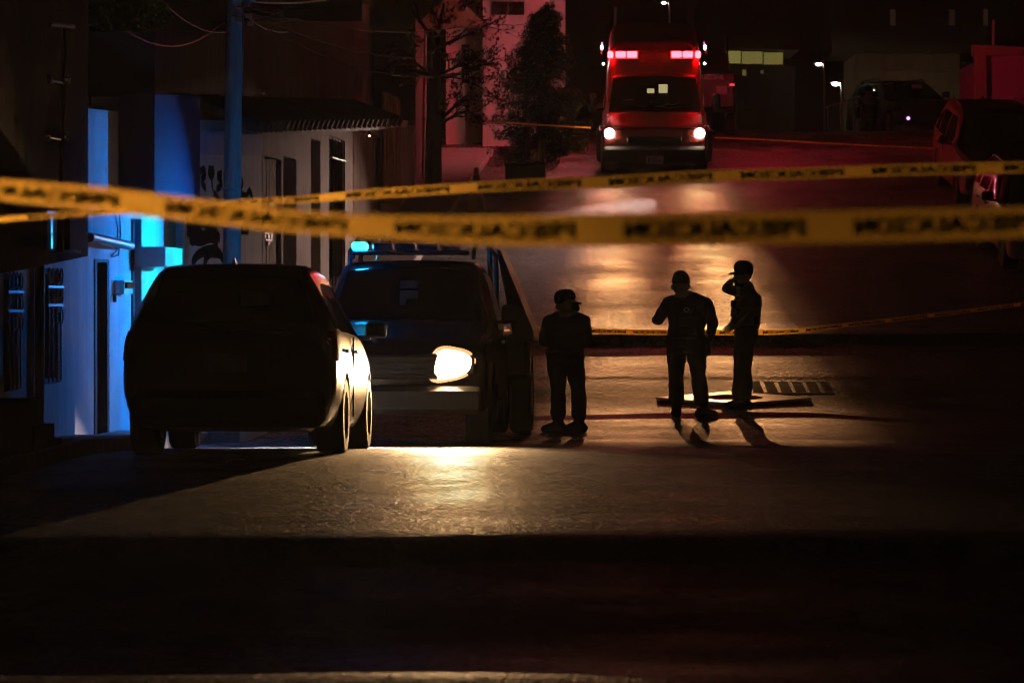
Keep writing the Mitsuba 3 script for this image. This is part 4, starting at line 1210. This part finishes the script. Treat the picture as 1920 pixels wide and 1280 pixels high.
# hill backdrop
hills = grid_mesh(np.array([[(x_, 170 + 0.02 * abs(x_), -3), (x_, 176, 5 + 26 * meshkit.fbm(np.array([[x_ * .02, 0, 0]]), 3, 5)[0]), (x_, 260, -3)] for x_ in np.linspace(-260, 260, 90)]))
struct("hills", hills, "m_far_dark", True)


# ------------------------------------------------------------------ people
def sph(p, r):
    return m3.Manifold.sphere(r, 16).translate([float(a) for a in p])


def hull(items):
    return m3.Manifold.batch_hull([sph(p, r) for p, r in items])


def hand(wrist, direction, palm_n, s=1.0, curl=0.5):
    """palm and five fingers from the wrist"""
    d = np.asarray(direction, float); d /= np.linalg.norm(d)
    n = np.asarray(palm_n, float); n = n - d * (n @ d); n /= np.linalg.norm(n)
    side = np.cross(d, n)
    out = []
    w = np.asarray(wrist, float)
    kn = [w + d * .085 * s + side * o * s for o in (-.032, -.011, .011, .031)]
    out.append(hull([(w, .024 * s)] + [(k_, .012 * s) for k_ in kn]))
    for k_, ln in zip(kn, (.066, .078, .072, .056)):
        p, dd = k_, d
        for j in range(3):
            dd = dd + n * curl * (0.55 + .2 * j); dd = dd / np.linalg.norm(dd)
            q = p + dd * ln * s / 2.6
            out.append(hull([(p, .0095 * s - .0008 * j), (q, .009 * s - .0008 * j)]))
            p = q
    p0 = w + d * .03 * s - side * .026 * s
    p1 = p0 + (d * .6 - side * .7 + n * .35) * .042 * s
    p2 = p1 + (d * .9 - side * .1 + n * .5) * .030 * s
    out += [hull([(p0, .014 * s), (p1, .011 * s)]), hull([(p1, .011 * s), (p2, .009 * s)])]
    return out


def to_tri(m, refine=.03, smooth=6):
    m = m.refine_to_length(refine)
    o = m.to_mesh()
    t = trimesh.Trimesh(o.vert_properties[:, :3], o.tri_verts, process=True)
    if smooth:
        trimesh.smoothing.filter_taubin(t, iterations=smooth)
    return t


SKIN = (0.22, 0.13, 0.085)


def person(key, foot, J, face, cloth, trouser, skin_arm=(), sleeve=1.0, hands=(), build=1.0, hs_=1.12):
    """J: joints relative to the ground point, in metres (x right, y away, z up)"""
    O = np.asarray(foot, float)
    g = {k: np.asarray(v, float) for k, v in J.items()}
    b = build
    sd = g["shR"] - g["shL"]; sd /= np.linalg.norm(sd)
    fw_ = np.asarray(face, float); fw_ /= np.linalg.norm(fw_)
    bf = np.cross(V(0, 0, 1), sd); bf = bf / np.linalg.norm(bf)     # forward of the chest
    if bf @ fw_ < 0:
        bf = -bf
    mid = (g["shL"] + g["shR"]) / 2
    hipm = (g["hipL"] + g["hipR"]) / 2
    waist = hipm * .62 + mid * .38 + V(0, 0, .0)
    parts = [hull([(g["shL"], .068 * b), (g["shR"], .068 * b), (mid - V(0, 0, .13) + bf * .07 + sd * .09, .09 * b), (mid - V(0, 0, .13) + bf * .07 - sd * .09, .09 * b), (mid - V(0, 0, .12) - bf * .05 + sd * .10, .09 * b), (mid - V(0, 0, .12) - bf * .05 - sd * .10, .09 * b), (mid + V(0, 0, .055), .055)]),
             hull([(mid - V(0, 0, .17) + sd * .11, .10 * b), (mid - V(0, 0, .17) - sd * .11, .10 * b), (waist + sd * .075 + bf * .03, .105 * b), (waist - sd * .075 + bf * .03, .105 * b)]),
             hull([(waist + sd * .075, .105 * b), (waist - sd * .075, .105 * b), (g["hipL"] + V(0, 0, .03), .105 * b), (g["hipR"] + V(0, 0, .03), .105 * b), (hipm - bf * .05 - V(0, 0, .01), .10 * b)]),
             hull([(mid + V(0, 0, .02), .062), (g["head"] - V(0, 0, .10) - fw_ * .015, .055)]),
             hull([(mid + V(0, 0, .105), .058), (g["shL"] + V(0, 0, .004), .062 * b), (g["shR"] + V(0, 0, .004), .062 * b)])]
    hd = g["head"]
    fs = np.cross(fw_, V(0, 0, 1))
    hp_ = [hull([(V(0, 0, .035) - fw_ * .018, .088), (fw_ * .012 - V(0, 0, .02), .078), (fw_ * .045 - V(0, 0, .085), .040), (fw_ * .055 + V(0, 0, .02), .045)]),
           hull([(fw_ * .092, .011), (fw_ * .112 - V(0, 0, .032), .014)]),                      # nose
           hull([(fw_ * .086 - V(0, 0, .066) + fs * .018, .011), (fw_ * .086 - V(0, 0, .066) - fs * .018, .011)])]   # mouth
    for s in (-1, 1):
        hp_.append(hull([(fs * s * .088 + V(0, 0, .015), .016), (fs * s * .088 - V(0, 0, .02) + fw_ * .004, .012), (fs * s * .098 - fw_ * .014, .012)]))   # ear
        hp_.append(hull([(fs * s * .032 + fw_ * .083 + V(0, 0, .005), .014), (fs * s * .040 + fw_ * .080 + V(0, 0, .005), .012)]))  # eye and brow
    parts += [m.scale([hs_] * 3).translate([float(q) for q in hd]) for m in hp_]
    for a in "LR":
        sh, el, wr = g["sh" + a], g["el" + a], g["wr" + a]
        parts += [hull([(sh, .066 * b), (el, .052 * b)]), hull([(el, .052 * b), (el * .6 + wr * .4, .045 * b), (wr, .030)])]
        hp, kn, an = g["hip" + a], g["kn" + a], g["an" + a]
        cf_ = np.asarray(J.get("toe" + a, face), float)
        parts += [hull([(hp, .100 * b), (hp * .5 + kn * .5, .088 * b), (kn, .066 * b)]), hull([(kn, .068 * b), (kn * .60 + an * .40 - bf * .012, .072 * b), (kn * .30 + an * .70, .074 * b), (kn * .22 + an * .78, .060 * b)]), hull([(kn * .3 + an * .7, .05), (an, .048)])]
        t_ = np.asarray(J.get("toe" + a, face), float); t_ = t_ / np.linalg.norm(t_)
        parts.append(hull([(an, .045), (an * [1, 1, 0] + V(0, 0, .04) - t_ * .05, .040), (an * [1, 1, 0] + V(0, 0, .035) + t_ * .14, .034)]))
    body = m3.Manifold.batch_boolean(parts, m3.OpType.Add)
    t = to_tri(body, .028, 8)
    hs = []
    for w, (dv, nv, cu) in zip((g["wrL"], g["wrR"]), hands):
        hs += hand(w, dv, nv, 1.0, cu)
    if hs:
        hm = to_tri(m3.Manifold.batch_boolean(hs, m3.OpType.Add), .008, 3)
        # hands join the arms: one mesh
        t = trimesh.util.concatenate([t, hm])
    fold = 0.030 * (meshkit.fbm(t.vertices * [7, 7, 13] + 3, 3, 6) - .5)
    far_ = np.minimum(np.linalg.norm(t.vertices - hd, axis=1), np.min([np.linalg.norm(t.vertices - g["wr" + a], axis=1) for a in "LR"], 0))
    t.vertices = t.vertices + t.vertex_normals * (fold * np.clip((far_ - .17) / .1, 0, 1))[:, None]
    v = t.vertices
    col = np.tile(np.array(cloth, float), (len(v), 1))
    nz = 0.85 + 0.3 * meshkit.fbm(v * 9, 3, 2)
    col[v[:, 2] < hipm[2] + .06] = trouser
    col *= nz[:, None]
    dist_head = np.linalg.norm(v - hd, axis=1)
    col[(dist_head < .16) & (v[:, 2] > hd[2] - .14)] = SKIN
    for a in "LR":
        dw = np.linalg.norm(v - g["wr" + a], axis=1)
        col[dw < .045] = SKIN
        if a in skin_arm:
            el, wr = g["el" + a], g["wr" + a]
            u = np.clip(((v - el) @ (wr - el)) / ((wr - el) @ (wr - el)), -.25, 1)
            near = np.linalg.norm(v - (el + u[:, None] * (wr - el)), axis=1) < .062
            col[near & (u > -.2)] = SKIN
    if hs:
        col[-len(hm.vertices):] = SKIN
    t.vertices = v + O
    add("body", t, "m_person", True, parent=key, color=col)
    return g, O, bf, fw_


def boots(key, g, O, J, face):
    for a in "LR":
        an = g["an" + a]
        t_ = np.asarray(J.get("toe" + a, face), float); t_ = t_ / np.linalg.norm(t_)
        m = m3.Manifold.batch_boolean([hull([(an + V(0, 0, .12), .064), (an + V(0, 0, .0), .060)]),
                                       hull([(an, .058), (an * [1, 1, 0] + V(0, 0, .055) - t_ * .055, .052), (an * [1, 1, 0] + V(0, 0, .045) + t_ * .10, .046), (an * [1, 1, 0] + V(0, 0, .04) + t_ * .175, .038)])], m3.OpType.Add)
        m = m.trim_by_plane([0, 0, 1], 0.004)
        t = to_tri(m, .02, 3)
        t.vertices += O
        add("boot", t, "m_boot", True, parent=key)


def cap(key, g, O, fw_, mat="m_cloth_navy", brim=.085, h=.10, hs_=1.12):
    hd = g["head"]
    fs = np.cross(fw_, V(0, 0, 1))
    crown = m3.Manifold.batch_hull([sph(V(0, 0, .060) - fw_ * .016, .100), sph(V(0, 0, .045 + h * .5) + fw_ * .02, .082), sph(V(0, 0, .045 + h * .5) - fw_ * .045, .077)]).trim_by_plane([0, 0, 1], .032)
    vis = hull([(fw_ * (.075 + brim) + V(0, 0, .035), .012), (fw_ * .06 + V(0, 0, .050) + fs * .07, .012), (fw_ * .06 + V(0, 0, .050) - fs * .07, .012)])
    t = to_tri(crown.scale([hs_] * 3), .02, 4); t.vertices += O + hd
    k = add("cap", t, mat, True, parent=key)
    t = to_tri(vis.scale([hs_] * 3), .03, 0); t.vertices += O + hd
    scene[f"{k}__visor"] = mikit.ply(t, mat, smooth=40)


def belt(key, g, O, bf, zoff=.07):
    hipm = (g["hipL"] + g["hipR"]) / 2 + V(0, 0, zoff)
    sd = np.cross(bf, V(0, 0, 1))
    ring = [hipm + sd * .198 * math.cos(a) + bf * .148 * math.sin(a) for a in np.linspace(0, 2 * np.pi, 33)]
    add("belt", tube(np.array(ring) + O, .026, 7, False), "m_gear", True, parent=key)


def vest(key, g, O, bf):
    mid = (g["shL"] + g["shR"]) / 2
    sd = g["shR"] - g["shL"]; sd = sd / np.linalg.norm(sd)
    m = hull([(mid - V(0, 0, .06) + bf * .085 + sd * .10, .075), (mid - V(0, 0, .06) + bf * .085 - sd * .10, .075), (mid - V(0, 0, .06) - bf * .075 + sd * .11, .075), (mid - V(0, 0, .06) - bf * .075 - sd * .11, .075),
              (mid - V(0, 0, .36) + bf * .09 + sd * .09, .075), (mid - V(0, 0, .36) + bf * .09 - sd * .09, .075), (mid - V(0, 0, .36) - bf * .06 + sd * .10, .075), (mid - V(0, 0, .36) - bf * .06 - sd * .10, .075)])
    t = to_tri(m, .03, 3); t.vertices += O
    k = add("vest", t, "m_vest", True, parent=key)
    return k, mid, sd


# officer seen from behind, centre
o2 = thing("person", "person in dark uniform and cap seen from behind, feet apart, right hand beside the belt", "person")
f2 = V(*road_xy(1292, 783), 0); f2[2] = float(zg(f2[0], f2[1]))
J2 = dict(shL=(-.235, .02, 1.375), shR=(.20, .0, 1.365), elL=(-.375, .06, 1.175), wrL=(-.20, .20, 1.36), elR=(.285, -.03, 1.13), wrR=(.235, .05, .885), head=(-.10, .03, 1.575),
          hipL=(-.145, .0, .90), hipR=(.075, .0, .90), knL=(-.155, .02, .50), knR=(.115, .02, .51), anL=(-.150, .0, .09), anR=(.165, .03, .09), toeL=(-.15, 1, 0), toeR=(.85, .45, 0))
g, O, bf, fw_ = person(o2, f2, J2, (-.15, 1, 0), (.012, .013, .020), (.011, .012, .016), hands=(((.3, .3, .6), (.6, -.3, 0), .5), ((-.1, .25, -1), (-.8, .2, 0), .35)), build=1.30)
boots(o2, g, O, J2, (0, 1, 0)); cap(o2, g, O, fw_, brim=.08); belt(o2, g, O, bf)
vk, mid, sd = vest(o2, g, O, bf)
add("holster", box(*(g["hipR"] + V(.145, .0, -.06) + O), .07, .12, .20, .02), "m_gear", 40, parent=o2)
add("pistol_grip", box(*(g["hipR"] + V(.16, -.02, .06) + O), .035, .05, .10, .012), "m_gear", 40, parent=o2)
add("radio", box(*(mid + sd * .08 + V(.0, -.17, -.07) + O), .06, .035, .10, .01), "m_gear", 40, parent=o2)
ring = [mid + V(-.02 + .030 * math.cos(a), -.165, -.075 + .024 * math.sin(a)) + O for a in np.linspace(0, 2 * np.pi, 14)]
add("badge", tube(ring, .005, 5, False), "m_badge", parent=o2)

# officer in profile, right
o3 = thing("person", "person in olive short sleeved uniform and cap standing in profile, bare forearm across the belly", "person")
f3 = V(*road_xy(1387, 769), 0); f3[2] = float(zg(f3[0], f3[1]))
J3 = dict(shL=(.12, -.19, 1.425), shR=(.09, .19, 1.425), elL=(.185, -.22, 1.215), wrL=(-.055, -.27, 1.035), elR=(-.150, .17, 1.49), wrR=(-.105, .03, 1.585), head=(.035, -.01, 1.63),
          hipL=(.075, -.10, .95), hipR=(.06, .10, .95), knL=(.055, -.11, .52), knR=(.01, .10, .52), anL=(.065, -.10, .09), anR=(-.005, .12, .09), toeL=(-1, -.12, 0), toeR=(-1, .1, 0))
g, O, bf, fw_ = person(o3, f3, J3, (-1, -.25, 0), (.085, .076, .042), (.055, .050, .034), skin_arm="L", hands=(((-.9, -.1, -.25), (.1, .9, -.2), .45), ((.7, -.3, .15), (.1, -.4, -.8), .25)), build=1.18)
boots(o3, g, O, J3, (-1, 0, 0)); cap(o3, g, O, fw_, "m_vest", brim=.075, h=.12); belt(o3, g, O, bf)
vk, mid, sd = vest(o3, g, O, bf)
add("mask", (lambda t: (t.apply_translation(O), t)[1])(to_tri(hull([(g["head"] + fw_ * .085 - V(0, 0, .035), .036), (g["head"] + fw_ * .065 - V(0, 0, .085), .040), (g["head"] + fw_ * .02 - V(0, 0, .07), .070)]), .02, 2)), "m_vest", True, parent=o3)
for z_, w_ in ((-.12, .09), (-.24, .10), (-.34, .09)):
    add("pouch", box(*(mid + bf * .185 + V(0, -.06, z_) + O), .07, .12, w_, .015), "m_gear", 40, parent=o3)
add("radio", box(*(mid + bf * .13 + V(0, -.12, .03) + O), .05, .05, .12, .01), "m_badge", 40, parent=o3)
add("sling", tube([mid + bf * .02 + V(0, -.17, .04) + O, mid + bf * .20 + V(0, -.05, -.18) + O, mid + bf * .18 + V(0, .05, -.40) + O], .014, 6), "m_gear", True, parent=o3)

# officer beside the pickup
o1 = thing("person", "person in dark uniform and cap standing close beside the pickup, feet turned to the left", "person")
f1 = V(*road_xy(1066, 811), 0); f1[2] = float(zg(f1[0], f1[1]))
J1 = dict(shL=(-.22, .03, 1.25), shR=(.17, .0, 1.25), elL=(-.275, .10, 1.03), wrL=(-.10, .24, 1.00), elR=(.215, .06, 1.02), wrR=(.09, .23, .98), head=(-.03, .06, 1.42),
          hipL=(-.135, .0, .84), hipR=(.055, .0, .84), knL=(-.115, .0, .48), knR=(.115, .02, .48), anL=(-.115, .0, .09), anR=(.12, .03, .09), toeL=(-.9, .35, 0), toeR=(-.85, .4, 0))
g, O, bf, fw_ = person(o1, f1, J1, (.25, 1, 0), (.013, .013, .018), (.012, .012, .015), hands=(((.8, .3, .2), (0, .3, -1), .4), ((-.8, .3, .2), (0, .3, -1), .4)), build=1.2)
boots(o1, g, O, J1, (-.9, .35, 0)); cap(o1, g, O, V(1, .1, 0) / np.linalg.norm(V(1, .1, 0)), brim=.075, h=.11); belt(o1, g, O, bf)
vest(o1, g, O, bf)
add("hair_bun", (lambda t: (t.apply_translation(O), t)[1])(to_tri(hull([(g["head"] + V(.10, -.02, .02), .045), (g["head"] + V(.12, -.02, -.02), .04)]), .02, 2)), "m_gear", True, parent=o1)

# bystander beyond the crest
o4 = thing("person", "person standing as a small black silhouette beside the spiky bush, beyond the crest", "person")
f4 = gz(1628, 100); 
f4[2] = P(1628, 166, 100)[2] - 1.72
J4 = dict(shL=(-.20, .0, 1.42), shR=(.20, .0, 1.42), elL=(-.27, .02, 1.14), wrL=(-.24, .06, .90), elR=(.27, .02, 1.14), wrR=(.24, .06, .90), head=(0, .0, 1.62), hipL=(-.10, 0, .92), hipR=(.10, 0, .92), knL=(-.11, 0, .50), knR=(.11, 0, .50), anL=(-.11, 0, .09), anR=(.12, 0, .09))
g, O, bf, fw_ = person(o4, f4, J4, (0, -1, 0), (.012, .012, .012), (.012, .012, .012), hands=(((0, -.1, -1), (.8, 0, 0), .3), ((0, -.1, -1), (-.8, 0, 0), .3)))
boots(o4, g, O, J4, (0, -1, 0)); cap(o4, g, O, fw_)


# ------------------------------------------------------------------ caution tapes
def ribbon(key, pts, lettering, period, text_w, text_h, mode="mirror", phase=0.0, thick=None):
    """pts: (px, py_top, py_bottom, distance); the ribbon runs through these points"""
    a = np.array([P(x, y0, d) for x, y0, y1, d in pts])
    b = np.array([P(x, y1, d + dd) for (x, y0, y1, d), dd in zip(pts, [0.0] * len(pts))])
    u = np.concatenate([[0], np.cumsum(np.linalg.norm(np.diff((a + b) / 2, axis=0), axis=1))])
    fa, fb = PchipInterpolator(u, a), PchipInterpolator(u, b)
    uu = np.arange(0, u[-1], 0.03)
    # a slight flutter, as thin plastic has
    fl = 0.006 * (meshkit.noise(np.stack([uu * 2.1, 0 * uu, 0 * uu], -1), 4) - .5)
    rows = []
    for s in np.linspace(0, 1, 11):
        r = fa(uu) * (1 - s) + fb(uu) * s
        r[:, 1] += fl * 3 + 0.006 * np.sin(np.pi * s) + 0.004 * (meshkit.noise(np.stack([uu * 3, 0 * uu + s * 2, 0 * uu], -1), 9) - .5)
        rows.append(r)
    g = np.stack(rows, 1)
    add("film", grid_mesh(g), "m_tape", True, parent=key)
    w_mean = np.linalg.norm(a - b, axis=1).mean()

    def at(s, v):      # s along, v 0..1 from the bottom
        top, bottom = fa(np.clip(s, 0, u[-1])), fb(np.clip(s, 0, u[-1]))
        return bottom + (top - bottom) * v[:, None]
    base = text_fit(lettering, text_w, 1.0, depth=.0005)
    base = cat_([base.copy().apply_translation((dx, dy, 0)) for dx, dy in ((0, 0), (.012 * text_w, .03), (-.006 * text_w, -.03))])
    base = base.subdivide_to_size(0.12)
    lo = 0.5 - text_h / 2
    s0 = phase
    while s0 < u[-1]:
        v = base.vertices.copy()
        uu_, vv = v[:, 0].copy(), v[:, 1].copy()
        if mode in ("mirror", "rot"):
            uu_ = text_w - uu_
        if mode == "rot":
            vv = 1 - vv
        s = s0 + uu_
        if s.max() < u[-1] and s.min() > 0:
            q = at(s, lo + vv * text_h)
            fl_ = 0.006 * (meshkit.noise(np.stack([s * 2.1, 0 * s, 0 * s], -1), 4) - .5)
            vt = 1 - (lo + vv * text_h)
            q[:, 1] += fl_ * 3 + 0.006 * np.sin(np.pi * vt) + 0.004 * (meshkit.noise(np.stack([s * 3, 0 * s + vt * 2, 0 * s], -1), 9) - .5) - 0.0035 - v[:, 2]
            f = base.faces if mode != "mirror" else base.faces[:, ::-1]
            add("lettering", trimesh.Trimesh(q, f, process=False), "m_ink", parent=key)
        s0 += period


t1 = thing("caution_tape", "nearest and widest yellow caution tape, blurred, stretched across the whole view", "tape")
D1 = 8.4
pts1 = [(-160, 322, 352, D1), (0, 336, 376, D1), (200, 352, 397, D1), (400, 376, 420, D1), (600, 398, 440, D1), (750, 404, 449, D1), (900, 405, 459, D1), (1000, 403, 462, D1), (1200, 400, 461, D1), (1500, 396, 457, D1), (1700, 392, 453, D1), (1920, 387, 446, D1), (2100, 382, 440, D1)]
ribbon(t1, pts1, "PRECAUCION", 0.502, 0.392, 0.52, "mirror", (1590 - 1175 - 425 * 4 + 1175 + 164 - 1190 + 1171) / FPX * D1 * 0 + 0.055)
t2 = thing("caution_tape", "second nearest yellow caution tape, running from the left past the ambulance bumper", "tape")
D2 = 14.5
pts2 = [(-120, 422, 432, 13.5), (0, 406, 417, 13.6), (170, 395, 405, 13.9), (330, 385, 394, 14.2), (440, 375, 386, D2), (560, 368, 381, D2), (680, 356, 373, D2), (800, 348, 366, D2), (900, 342, 360, D2), (1000, 336, 356, D2), (1150, 330, 352, D2), (1300, 321, 342, D2), (1500, 315, 336, D2), (1700, 308, 329, D2), (1920, 303, 325, D2), (2080, 300, 322, D2)]
ribbon(t2, pts2, "PRECAUCION", 0.497, 0.385, 0.62, "mirror", 0.36)
t3 = thing("caution_tape", "sharp yellow caution tape stretched behind the officers at knee height", "tape")
D3 = 52.0
pts3 = [(985, 610, 619, D3), (1100, 615, 625, D3), (1240, 618, 628, D3), (1370, 618.5, 628.5, D3), (1450, 618, 627.5, D3), (1600, 604, 612, D3), (1750, 587, 594.5, D3), (1920, 566, 573, D3), (2040, 550, 557, D3)]
ribbon(t3, pts3, "PRECAUCION", 0.585, 0.475, 0.58, "rot", 0.30)
t4 = thing("caution_tape", "far thin tape tied from the conifer to the ambulance side", "tape")
ribbon(t4, [(900, 226, 229, 71), (940, 228.5, 231.5, 71), (1020, 233.5, 236.5, 71.5), (1108, 238, 241.5, 72)], "PRECAUCION", 9, .6, .5)
t5 = thing("caution_tape", "far dim tape stretched to the right from behind the ambulance along the crest", "tape")
ribbon(t5, [(1340, 257, 259.5, 76), (1440, 261, 264, 75), (1560, 268, 271, 74), (1680, 274, 277, 73), (1780, 278, 281, 72)], "PRECAUCION", 9, .6, .5)

# ------------------------------------------------------------------ added haze
hz = trimesh.creation.box
scene["haze"] = {"type": "cube", "to_world": T().translate([0, 330, 12]).scale([480, 420, 24]), "bsdf": {"type": "null"}, "interior": {"type": "ref", "id": "added_haze"}}
labels["haze"] = {"kind": "stuff", "label": "thin haze added to lift the dark tones in place of lens glare", "category": "haze"}
if SIGMA <= 0:
    del scene["haze"], scene["added_haze"], scene["camera"]["medium"]
